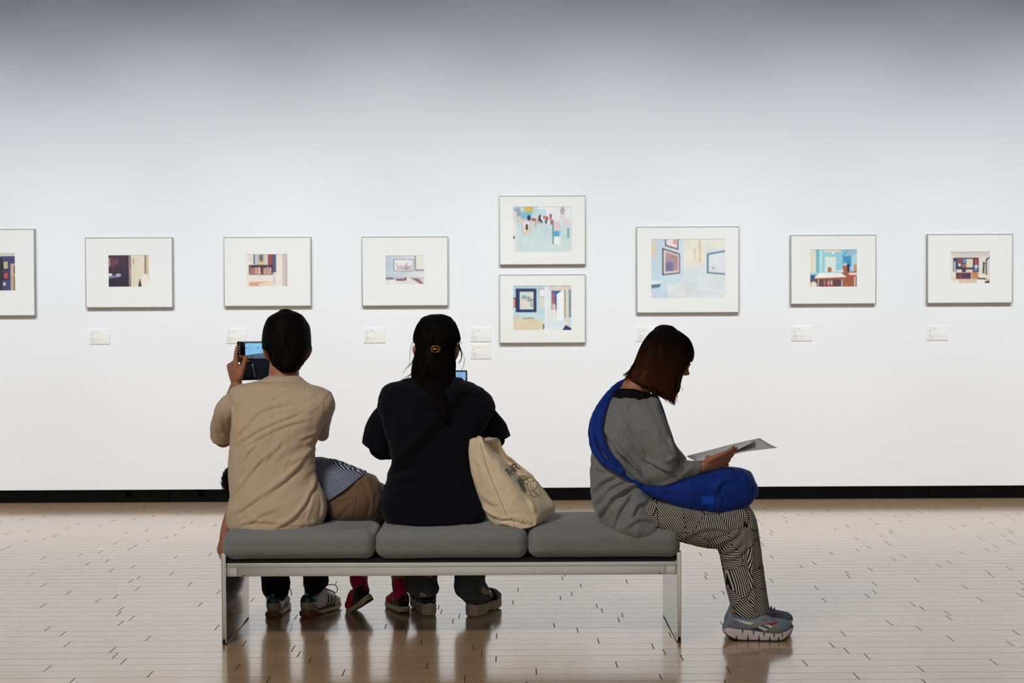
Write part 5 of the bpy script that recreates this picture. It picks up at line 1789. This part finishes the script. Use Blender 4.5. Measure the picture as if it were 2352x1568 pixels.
hw_([(1458, 830), (1450, 846), (1443, 856), (1433, 861)], 5.79, 45, 2.6)
hw_([(1456, 840), (1448, 856), (1440, 866), (1436, 872)], 5.79, 35, 3.0)
hw_([(1470, 860), (1472, 878), (1475, 888), (1480, 896)], 5.76, 60, 4.0)
hw_([(1488, 870), (1492, 888), (1498, 898), (1506, 906)], 5.73, 60, 3.5)
hw_([(1512, 880), (1518, 896), (1525, 908), (1531, 918)], 5.72, 60, 3.2)
hw_([(1528, 880), (1534, 898), (1537, 908), (1538, 914)], 5.72, 50, 3.2)
hw_([(1545, 870), (1547, 890), (1548, 903), (1548, 911)], 5.72, 70, 3.2)
hw_([(1560, 860), (1559, 880), (1556, 895), (1552, 907)], 5.72, 50, 2.4)
hw_([(1563, 884), (1566, 892), (1569, 897)], 5.73, 2, .6)
t = NT('brown_bob_hair')
v = t.coords(scale=(50, 50, 4))
f = t.noise(v, 5.0, 4.0, .7)
tcg = t.n('ShaderNodeTexCoord')
sg = t.n('ShaderNodeSeparateXYZ')
t.l(tcg.outputs['Generated'], sg.inputs[0])
g = t.math('SUBTRACT', 1.0, t.math('ADD', sg.outputs[2], t.math('MULTIPLY', sg.outputs[0], .25)))
mr = t.n('ShaderNodeMapRange')
mr.inputs['From Min'].default_value = .02
mr.inputs['From Max'].default_value = .75
t.l(g, mr.inputs['Value'])
dye = t.mix(mr.outputs[0], (.008, .007, .007), t.mix(f, (.032, .010, .005), (.17, .055, .024)))
t.set(Base_Color=dye, Roughness=.6, Specular_IOR_Level=.03)
t.bump(f, .4, .002)
obj('hair', join(hm, strand_mesh(ls, .0009, .0003)), t.m, rd)

# blue padded sling bag
M_BLUE = fabric('cobalt_nylon', (14, 50, 136), .6, .12, 10.0, .15, 500.0, sheen=.1)
bag = thing('sling_bag', 'cobalt blue padded sling bag on the lap of the reading woman', 'bag', P(1640, 1178, 5.68))
lapY = 5.70
bg = tb([(1462, 1108, 1464, 1118, 5.62, .020), (1490, 1115, 1486, 1133, 5.63, .040), (1516, 1114, 1510, 1144, 5.645, .060), (1566, 1099, 1560, 1163, 5.66, .085), (1620, 1083, 1612, 1176, 5.68, .100), (1662, 1072, 1650, 1180, 5.69, .108),
         (1700, 1074, 1690, 1170, 5.70, .108), (1722, 1084, 1716, 1158, 5.70, .095), (1731, 1106, 1729, 1140, 5.70, .070)], ex=2.7, n=40, m=60)
bg = remesh(bg, .005, 5)
bg = folds(bg, [([(1640, 1135), (1652, 1112), (1668, 1100), (1690, 1106)], 7, .007), ([(1668, 1068), (1685, 1078), (1705, 1088), (1716, 1110)], 6, .006), ([(1530, 1115), (1580, 1100), (1630, 1095)], 9, .005), ([(1652, 1172), (1655, 1140)], 5, .004),
                ([(1640, 1085), (1665, 1083), (1690, 1088)], 5, .005), ([(1480, 1120), (1520, 1125), (1560, 1130)], 7, .003), ([(1700, 1076), (1712, 1090), (1722, 1106)], 4, .004)])
bg = rumple(bg, (12, 12, 12), .003, 81, 2)
bgo = obj('bag_body', bg, M_BLUE, bag)
M_BSEAM = plain('dark_blue_stitch', (8, 26, 80), .8)
for pts in ([(1478, 1122), (1510, 1127), (1560, 1130), (1620, 1138), (1655, 1140), (1700, 1133), (1730, 1122)], [(1656, 1102), (1654, 1130), (1651, 1160), (1648, 1178)], [(1700, 1078), (1714, 1100), (1722, 1126)]):
    md = stroke(bg, pts, 1.3, off=.0006)
    if len(md[1]):
        obj('seam', md, M_BSEAM, bgo)
M_BTAG = fabric('bright_blue_tab', (26, 76, 196), .6, .05)
tg = surf_patch(bg, [(1612, 1138), (1626, 1139), (1640, 1141)], [(1611, 1157), (1625, 1157.5), (1639, 1158.5)], 8, 6, camray, .003)
obj('fabric_tab', tg, M_BTAG, bag)
strap = [tube([P(1441, 872, 5.86), P(1418, 886, 5.80), P(1392, 915, 5.745), P(1371, 950, 5.69), P(1361, 990, 5.655), P(1367, 1030, 5.63), P(1390, 1062, 5.605), P(1420, 1080, 5.59)], [.009, .012, .0145, .0165, .0175, .0165, .0145, .012], 18, m=50),
         tube([P(1430, 878, 5.84), P(1404, 905, 5.76), P(1385, 945, 5.69), P(1377, 985, 5.64), P(1384, 1020, 5.60), P(1402, 1048, 5.59), P(1424, 1074, 5.585)], [.006, .009, .013, .0145, .0145, .013, .011], 18, m=50),
         ball(P(1426, 1083, 5.585), (.018, .016, .017), 16),
         tube([P(1428, 1090, 5.585), P(1445, 1100, 5.59), P(1470, 1112, 5.60)], [.007, .009, .014], 12, flat=.7)]
sv = rumple(remesh(join(*strap), .0035, 3), (30, 30, 30), .0012, 83, 2)
obj('strap', sv, M_BLUE, bag)
obj('strap_end', tube([P(1462, 1108, 5.585), P(1472, 1122, 5.583), P(1480, 1137, 5.583)], [(.005, .0015), (.006, .0015), (.004, .0015)], 8), M_BLUE, bag)
fs = tube([P(1500, 900, 5.84), P(1510, 916, 5.835), P(1520, 940, 5.84), P(1528.5, 967, 5.85), P(1540, 1000, 5.88), P(1560, 1060, 5.90), P(1580, 1095, 5.85)], [(.008, .008)] * 7, 10, m=40)
obj('front_strap', fs, M_BLUE, bag)

# leaflet
M_PAPER = plain('printed_leaflet_paper', (206, 207, 203), .55, var=.03, nscale=8)
M_PAPER2 = plain('leaflet_white_page', (224, 222, 224), .6, var=.03, nscale=12)
M_INK = plain('grey_print', (150, 153, 153), .7, var=.1)
lf_ = thing('leaflet', 'open white paper leaflet held above the blue bag', 'leaflet', P(1690, 1045, 5.72))


def sheet(name, grid, mat, parent, th=.0006):
    """grid of (px, py, Y) control points -> thin curved sheet"""
    A = np.array([[P(*c) for c in row] for row in grid])
    R_ = np.array([catmull(r, 16) for r in A])
    C = np.array([catmull(R_[:, j], 12) for j in range(16)]).transpose(1, 0, 2)
    V0 = C.reshape(-1, 3)
    n = np.cross(C[1, 1] - C[0, 0], C[0, 1] - C[1, 0])
    n /= np.linalg.norm(n)
    V = np.vstack([V0, V0 + n * th])
    m = len(V0)
    F = []
    for i in range(11):
        for j in range(15):
            a = i * 16 + j
            F.append((a, a + 1, a + 17, a + 16))
            F.append((m + a, m + a + 16, m + a + 17, m + a + 1))
    br = [j for j in range(16)] + [i * 16 + 15 for i in range(1, 12)] + [11 * 16 + j for j in range(14, -1, -1)] + [i * 16 for i in range(10, 0, -1)]
    for k in range(len(br)):
        a, b = br[k], br[(k + 1) % len(br)]
        F.append((a, m + a, m + b, b))
    return obj(name, (V, F), mat, parent), (V, F)


s1, smd = sheet('outer_sheet', [[(1577, 1047, 5.93), (1632, 1033, 5.92), (1690, 1018, 5.91), (1745, 1006, 5.90)], [(1590, 1055, 5.80), (1645, 1045, 5.80), (1705, 1032, 5.79), (1768, 1020, 5.78)],
                                [(1606, 1062, 5.69), (1652, 1055, 5.69), (1702, 1039, 5.69), (1785, 1028, 5.70)]], M_PAPER, lf_)
s2, smd2 = sheet('inner_page', [[(1599, 1048, 5.88), (1640, 1037, 5.88), (1690, 1022, 5.87), (1733, 1010, 5.87)], [(1599, 1059, 5.70), (1640, 1053, 5.72), (1690, 1034, 5.73), (1728, 1016, 5.76)]], M_PAPER2, lf_)
ink = []
for p0, p1 in (((1606, 1047), (1660, 1034)), ((1606, 1050), (1640, 1042)), ((1670, 1030), (1712, 1018)), ((1702, 1030), (1724, 1026)), ((1704, 1033), (1730, 1028))):
    for md_ in (smd2, smd):
        q_ = stroke(md_, [p0, p1], .5, nv=2, off=.0006, m=10)
        if len(q_[1]) > 5:
            ink.append(q_)
            break
if ink:
    obj('printed_text', join(*ink), M_INK, lf_, False)
# ================================================================== child lying across the lap
kid = thing('person', 'child in striped shirt and brown shorts lying between the man and the woman in navy', 'person', G(830, 1408))
YK = 6.08
HK = frame(P(572, 1113, 6.10), (-.35, .85, -.4), (-.9, -.1, .35))
sh_, el_, wr_ = P(600, 1130, 6.06), P(532, 1176, 6.0), P(513, 1236, 5.96)
kneeA, kneeB = P(826, 1205, 6.33), P(909, 1205, 6.33)
ankA, ankB = P(829, 1352, 6.17), P(918, 1362, 6.16)
body = [head_md(HK, .88), tube([P(600, 1105, 6.10), P(640, 1100, 6.10)], [.04, .045]), tb([(640, 1062, 640, 1150, 6.08, .07), (720, 1062, 715, 1150, 6.06, .07), (820, 1095, 770, 1180, 5.95, .08), (860, 1120, 790, 1190, 5.90, .09)]),
        tube([sh_, (sh_ + el_) / 2 + np.array([-.01, 0, .005]), el_], [.034, .030, .025]), tube([el_, (el_ + wr_) / 2, wr_], [.026, .025, .018]),
        hand_md(wr_, (-.20, -.05, -1), (-.75, -.65, .1), 1, [(.15, .3, .3), (.2, .35, .3), (.3, .4, .3), (.4, .45, .35)], .68, (.5, .3, .2), .04),
        tube([P(800, 1140, 5.90), kneeA], [.065, .045]), tube([P(850, 1140, 5.90), kneeB], [.065, .045]),
        tube([kneeA, (kneeA + ankA) / 2, ankA], [.043, .040, .027]), tube([kneeB, (kneeB + ankB) / 2, ankB], [.043, .040, .027])]
obj('body', remesh(join(*body), .0036, 5), M_SKIN, kid)
eyes(HK, kid, .88)
# hair
V, F = ball((0, -.016, .030), (.085, .104, .096), 28)
V = V * .95
V, F = xf((V, F), HK)
Q = (V - HK[:3, 3]) @ HK[:3, :3]
keep = ~((Q[:, 1] > .045) & (Q[:, 2] < .05)) & (Q[:, 2] > -.06)
hm = rumple((V, [f for f in F if all(keep[i] for i in f)]), (40, 40, 40), .002, 91, 2)
ls = []
rs = random.Random(4)
idx = [i for i in range(len(V)) if keep[i]]
cen = HK[:3, 3]
for _ in range(900):
    i = rs.choice(idx)
    p = V[i] + np.array([rs.gauss(0, .004) for _ in range(3)])
    n_ = (p - cen) / np.linalg.norm(p - cen)
    dn = -HK[:3, 2] * .7 - HK[:3, 1] * .35 + np.array([rs.gauss(0, .1), rs.gauss(0, .1), -.25])
    dn = dn - n_ * (dn @ n_) * .8
    dn /= np.linalg.norm(dn)
    ls.append(catmull([p, p + dn * .014 + n_ * .003, p + dn * .028 + n_ * .003], 6))
obj('hair', join(hm, strand_mesh(ls, .0010, .0003)), M_HAIR, kid)
# striped shirt
t = NT('navy_white_stripes')
v = t.coords()
sk = t.n('ShaderNodeSeparateXYZ')
t.l(v, sk.inputs[0])
# lengthwise stripes: they run along the back, from the hem (lower right) towards the shoulders
dist = t.noise(v, 9.0, 2.0)
a_ = t.math('ADD', t.math('ADD', t.math('MULTIPLY', sk.outputs[0], .50), t.math('MULTIPLY', sk.outputs[2], .86)), t.math('MULTIPLY', dist, .030))
st_ = t.math('SINE', t.math('MULTIPLY', a_, 2 * PI / .0062))
mask = t.math('GREATER_THAN', st_, .05)
t.set(Base_Color=t.mix(mask, (.014, .020, .055), (.42, .46, .58)), Roughness=.9, Specular_IOR_Level=.15)
M_STR = t.m
ks = tb([(585, 1062, 590, 1140, 6.10, .09), (640, 1052, 640, 1160, 6.08, .12), (700, 1050, 690, 1165, 6.05, .125), (735, 1050, 705, 1165, 6.02, .125), (765, 1053, 718, 1163, 5.98, .125), (795, 1063, 730, 1160, 5.95, .125), (820, 1073, 740, 1156, 5.925, .128), (843, 1082, 750, 1152, 5.91, .132)], ex=2.3, n=44, m=60, round_caps=False)
ks = join(ks, tube([P(610, 1100, 6.08), sh_, P(575, 1150, 6.04)], [.055, .050, .043], 20))
kf = [([(735, 1060), (760, 1085), (770, 1120), (757, 1150)], 5, .006), ([(760, 1056), (790, 1080), (805, 1105)], 6, .005), ([(728, 1080), (740, 1110), (742, 1140)], 5, .005), ([(795, 1068), (815, 1082), (830, 1092)], 5, .003)]
ks = rumple(folds(ks, kf), (14, 14, 14), .003, 95, 2)
obj('shirt', ks, M_STR, kid)
# shorts
M_SHORT = fabric('brown_cotton_twill', (112, 88, 66), .9, .08, 14.0, .25, 800.0)
kt = [tb([(800, 1078, 738, 1150, 5.94, .115), (832, 1082, 752, 1166, 5.92, .122), (858, 1092, 757, 1187, 5.895, .128), (874, 1112, 778, 1197, 5.89, .128), (882, 1135, 812, 1198, 5.90, .12), (884, 1150, 850, 1196, 5.92, .11)], ex=2.4, n=40),
      tube([P(805, 1150, 5.92), P(822, 1175, 6.10), P(838, 1195, 6.28)], [.085, .078, .068], 22), tube([P(856, 1150, 5.92), P(885, 1175, 6.10), P(905, 1195, 6.28)], [.085, .078, .068], 22)]
kt = remesh(join(*kt), .005, 5)
kt = folds(kt, [([(835, 1095), (850, 1120), (855, 1160), (845, 1190)], 5, .005), ([(858, 1100), (875, 1130), (878, 1160)], 5, .004), ([(790, 1145), (815, 1120), (828, 1100)], 6, .003), ([(850, 1190), (865, 1165), (872, 1140)], 5, .005), ([(770, 1185), (790, 1165), (800, 1150)], 6, .004)])
kt = rumple(kt, (14, 14, 14), .002, 97, 2)
ko = obj('shorts', kt, M_SHORT, kid)
M_SST = plain('dark_brown_stitch', (52, 40, 30), .9)
for pts in ([(772, 1150), (785, 1149), (812, 1139)], [(816, 1138), (817, 1160), (808, 1186)], [(850, 1096), (850, 1130), (847, 1165), (835, 1190)], [(862, 1100), (872, 1130), (880, 1150)]):
    md = stroke(kt, pts, .9, off=.0006)
    if len(md[1]):
        obj('seam', md, M_SST, ko)
# socks and shoes
M_PSOCK = fabric('magenta_ribbed_sock', (168, 22, 72), .95, .12, 60.0)
sA = tube([P(821, 1312, 6.22), P(823, 1330, 6.195), P(828, 1345, 6.175), P(833, 1362, 6.16)], [.030, .035, .032, .028], 20)
sB = tube([P(915, 1334, 6.175), P(918, 1350, 6.165), P(921, 1372, 6.155)], [.029, .031, .029], 20)
obj('sock', rumple(sA, (20, 20, 60), .003, 101, 2), M_PSOCK, kid)
obj('sock', rumple(sB, (20, 20, 60), .0015, 102, 2), M_PSOCK, kid)
M_KRED = plain('red_mesh', (176, 24, 28), .7, var=.08, nscale=90)
M_KBLK = fabric('black_suede', (20, 20, 21), .8)
M_KSOLE = plain('cream_rubber', (186, 172, 140), .7, var=.08, nscale=60)
M_KGREY = plain('reflective_grey_trim', (120, 120, 124), .4)


def kid_shoe(H, T, up, parent):
    L = .195
    H, T = np.array(H), np.array(T)
    M = frame(H, T - H, up)
    M[:3, :3] = np.stack([M[:3, 1], -M[:3, 0], M[:3, 2]], 1)
    hw = [(0, .012), (.008, .024), (.03, .031), (.08, .031), (.12, .036), (.15, .037), (.175, .030), (.19, .016), (.195, .008)]
    sole, up_ = shoe_parts(L, [(0, .030), (.04, .026), (.1, .022), (.195, .026)], [(0, .010), (.012, .001), (.15, 0), (.195, .014)],
                           [(0, .070), (.01, .086), (.03, .090), (.05, .078), (.07, .074), (.09, .086), (.11, .082), (.14, .062), (.17, .052), (.19, .042), (.195, .036)], hw)
    s = obj('shoe', place(up_, M), M_KRED, parent)
    so_ = obj('sole', place(sole, M), M_KSOLE, s)
    tread = loft([((x, 0, z), (0, w, 0), (0, 0, .0025)) for x, z, w in ((.004, .008, .018), (.014, .002, .026), (.03, .001, .029), (.08, .001, .029), (.12, .001, .034), (.15, .001, .035), (.175, .006, .027), (.19, .012, .014))], 22, ex=4)
    obj('tread', place(tread, M), M_KBLK, so_)
    for sd in (-1, 1):
        r = side_ray(sd)
        for nm, A, B, mt, o in (('heel_counter', [(.002, .030), (.04, .028), (.078, .026)], [(.006, .086), (.035, .087), (.060, .074)], M_KBLK, .0012), ('side_trim', [(.060, .074), (.072, .050), (.080, .028)], [(.065, .074), (.077, .050), (.085, .028)], M_KGREY, .0015)):
            q = surf_patch(up_, A, B, 12, 6, r, o)
            if len(q[1]):
                obj(nm, place(q, M), mt, s)
    q = surf_patch(up_, [(-.029, .030), (0, .030), (.029, .030)], [(-.022, .085), (0, .087), (.022, .085)], 14, 8, back_ray, .0012)
    if len(q[1]):
        obj('heel_counter', place(q, M), M_KBLK, s)
    for z0, z1 in ((.072, .084), (.054, .062)):
        q = surf_patch(up_, [(-.0045, z0), (.0045, z0)], [(-.0045, z1), (.0045, z1)], 3, 3, back_ray, .0024)
        if len(q[1]):
            obj('pull_tab', place(q, M), M_KRED, s)
    obj('sole_groove', place(stroke(sole, [(-.02, .018), (0, .018), (.02, .018)], .002, rayfn=back_ray, off=.0008), M), M_KBLK, so_)


hB = G(932, 1409)
hB[2] = .002
kid_shoe(hB, hB + np.array([-.085, .175, 0]), (0, 0, 1), kid)
tA = P(812, 1404, 6.20)
hA = P(851, 1380, 6.07)
kid_shoe(hA, hA + (tA - hA) / np.linalg.norm(tA - hA) * .195, (-.28, -.12, 1), kid)
# ================================================================== canvas tote bag
M_CANVAS = fabric('natural_canvas', (226, 206, 174), .92, .06, 18.0, .35, 900.0)
tote = thing('tote_bag', 'natural canvas tote bag printed with a horned goat, standing on the bench', 'bag', P(1190, 1205, 5.74))
nv = 60
EL_ = catmull([(1081, 1010), (1079, 1030), (1080, 1066), (1086, 1095), (1095, 1124), (1104, 1150), (1111, 1172), (1121, 1190), (1131, 1201), (1141, 1208)], nv)
C1 = catmull([(1103, 1004), (1106, 1030), (1118, 1064), (1131, 1104), (1142, 1132), (1154, 1160), (1163, 1182), (1172, 1200), (1178, 1208), (1184, 1214)], nv)
C2 = catmull([(1108, 1009), (1117, 1026), (1129, 1044), (1152, 1070), (1172, 1098), (1188, 1124), (1200, 1148), (1211, 1172), (1220, 1192), (1222, 1210)], nv)
C3 = catmull([(1122, 1009), (1130, 1024), (1144, 1044), (1166, 1066), (1188, 1092), (1206, 1118), (1224, 1142), (1236, 1165), (1240, 1185), (1236, 1203)], nv)
ER_ = catmull([(1148, 1007), (1156, 1029), (1168, 1046), (1190, 1064), (1216, 1086), (1240, 1114), (1258, 1138), (1273, 1162), (1270, 1180), (1255, 1193)], nv)
vv = np.linspace(0, 1, nv)
YL = np.interp(vv, [0, .3, 1], [5.715, 5.71, 5.68])
Y1 = np.interp(vv, [0, .2, .6, 1], [5.69, 5.665, 5.625, 5.618])
Y2 = np.interp(vv, [0, .2, .6, 1], [5.70, 5.68, 5.635, 5.62])
Y3 = np.interp(vv, [0, .1, .45, .75, 1], [5.83, 5.86, 5.82, 5.67, 5.64])
YR = np.interp(vv, [0, .3, .7, 1], [5.80, 5.82, 5.82, 5.78])
TH = np.interp(vv, [0, .15, .5, 1], [.012, .05, .11, .13])
rowsV = []
for k in range(nv):
    f_ = [P(*EL_[k], YL[k]), P(*C1[k], Y1[k]), P(*C2[k], Y2[k]), P(*C3[k], Y3[k]), P(*ER_[k], YR[k])]
    fr = catmull(f_, 33)
    mid = catmull([f_[0] + np.array([0, TH[k] * .2, 0]), (f_[0] + f_[4]) / 2 + np.array([0, TH[k], 0]), f_[4] + np.array([0, TH[k] * .15, 0])], 15)[1:-1]
    rowsV.append(np.vstack([fr, mid[::-1]]))
n_ = len(rowsV[0])
V = np.vstack(rowsV)
F = []
for i in range(nv - 1):
    for j in range(n_):
        k = (j + 1) % n_
        F.append((i * n_ + j, (i + 1) * n_ + j, (i + 1) * n_ + k, i * n_ + k))
V = np.vstack([V, rowsV[0].mean(0) - np.array([0, 0, .012]), rowsV[-1].mean(0) - np.array([0, 0, .006])])
for j in range(n_):
    k = (j + 1) % n_
    F.append((len(V) - 2, j, k))
    F.append((len(V) - 1, (nv - 1) * n_ + k, (nv - 1) * n_ + j))
V[:, 2] = np.maximum(V[:, 2], np.where(V[:, 1] < 5.645, SEAT_Z - .012, SEAT_Z + .0055))
tm = (V, F)
tf = [([(1088, 1045), (1105, 1075), (1112, 1110)], 6, .004), ([(1112, 1165), (1125, 1178), (1145, 1185)], 5, .006), ([(1145, 1192), (1172, 1188), (1205, 1196), (1222, 1205)], 4, .007), ([(1138, 1206), (1160, 1200), (1180, 1210)], 4, .006),
      ([(1172, 1180), (1180, 1196), (1186, 1212)], 3, .005), ([(1140, 1068), (1150, 1100), (1158, 1128)], 8, .003), ([(1195, 1130), (1215, 1150), (1228, 1180)], 5, .005), ([(1262, 1145), (1266, 1165), (1258, 1188)], 4, .004),
      ([(1146, 1025), (1140, 1045), (1150, 1062)], 5, .004), ([(1120, 1030), (1136, 1052), (1150, 1074)], 4, .004), ([(1100, 1125), (1125, 1150), (1150, 1158)], 8, .003)]
tm = rumple(folds(tm, [(a, w_ * .8, h_ * 1.5) for a, w_, h_ in tf]), (13, 13, 13), .0035, 111, 3)
tbd = obj('bag_body', tm, M_CANVAS, tote)
M_TST = plain('brown_seam_thread', (128, 92, 58), .9)
for pts in ([(1103, 1018), (1110, 1045), (1120, 1078), (1131, 1106), (1142, 1132), (1154, 1160), (1166, 1188)], [(1174, 1190), (1180, 1202), (1184, 1213)]):
    q = stroke(tm, pts, 1.0, off=.0008, m=50)
    if len(q[1]):
        obj('seam', q, M_TST, tbd)
# handles: one strap end stands up at the near corner, the other loops back over the far rim
hd = tube([P(1101, 1012, 5.69), P(1103, 1003, 5.695), P(1108, 1006, 5.72), P(1108, 1016, 5.74)], [(.011, .0016)] * 4, 8, m=18, up=(0, 1, 0))
obj('handle', hd, M_CANVAS, tote)
hd = tube([P(1112, 1014, 5.79), P(1122, 1010, 5.80), P(1133, 1012, 5.80)], [(.0016, .012)] * 3, 8, m=14)
obj('handle', hd, M_CANVAS, tote)
# printed drawing and lettering (photograph crop of 6.03 px per px with its corner at 1040, 980)
M_INKB = plain('black_screen_print', (22, 28, 24), .8)
M_INKG = plain('green_grey_screen_print', (158, 148, 112), .85)
cc = lambda a: [(1040 + x / 6.03, 980 + y / 6.03) for x, y in a]
txt = [[(728, 612), (738, 590), (760, 586)], [(738, 600), (775, 650), (806, 694)], [(742, 604), (790, 655)], [(762, 585), (800, 632), (832, 672)], [(785, 538), (830, 595), (862, 632)], [(800, 620), (815, 600), (828, 590)],
       [(800, 530), (845, 585), (880, 622)], [(822, 528), (850, 575), (888, 606)], [(822, 528), (850, 512), (876, 520), (878, 540), (862, 560)], [(862, 560), (895, 565), (935, 582)]]
goat = [[(1050, 705), (1020, 680), (970, 670), (930, 675), (908, 700), (908, 760), (930, 820), (965, 860), (985, 880), (1000, 905)], [(1050, 710), (1030, 740), (985, 742), (968, 760), (985, 800), (1002, 850), (1008, 900), (990, 910), (935, 868)],
        [(1045, 715), (1090, 705), (1120, 725), (1150, 755), (1168, 800), (1160, 840), (1130, 865)], [(1060, 740), (1035, 775), (1035, 830), (1045, 870), (1075, 890), (1105, 880), (1112, 855)],
        [(1085, 770), (1080, 810), (1098, 850)], [(1050, 765), (1085, 757)], [(1168, 805), (1195, 860), (1230, 940)], [(1170, 760), (1205, 810), (1245, 870), (1266, 908)], [(1110, 880), (1140, 920), (1185, 975)],
        [(1125, 878), (1160, 925), (1202, 962)], [(1065, 895), (1075, 930), (1060, 950)], [(1075, 930), (1110, 965), (1160, 972)], [(1035, 640), (1050, 690), (1090, 700)], [(1050, 655), (1085, 690)],
        [(985, 760), (1000, 785), (1030, 790)], [(975, 740), (972, 770), (990, 780)]]
tx = [stroke(tm, cc(p), 1.6, off=.0009) for p in txt]
tx = [q for q in tx if len(q[1])]
if tx:
    obj('lettering', join(*tx), M_INKB, tbd)
gx = [stroke(tm, cc(p), .8, off=.0009) for p in goat]
hn_ = []
for k in range(16):      # ridges along the curled horn
    a = catmull([(1040, 700), (1000, 678), (940, 682), (915, 720), (918, 780), (945, 825), (985, 870), (995, 895)], 17)[k]
    b = catmull([(1030, 735), (1000, 742), (972, 745), (968, 765), (978, 795), (990, 830), (1002, 865), (1004, 890)], 17)[k]
    hn_.append(stroke(tm, cc([a, b]), .55, off=.0010, m=5))
gx = [q for q in gx + hn_ if len(q[1])]
eye_ = surf_patch(tm, cc([(1100, 740), (1112, 732)]), cc([(1112, 766), (1120, 742)]), 4, 4, camray, .0012)
fillh = surf_patch(tm, cc([(1040, 700), (1000, 678), (940, 682), (912, 720), (915, 780), (942, 828), (983, 872), (992, 900)]), cc([(1030, 735), (1000, 742), (972, 745), (968, 765), (978, 795), (990, 830), (1002, 865), (1006, 895)]), 22, 5, camray, .0006)
obj('goat_drawing', join(*(gx + ([eye_] if len(eye_[1]) else []))), M_INKB, tbd)
if len(fillh[1]):
    obj('horn_tint', fillh, M_INKG, tbd)
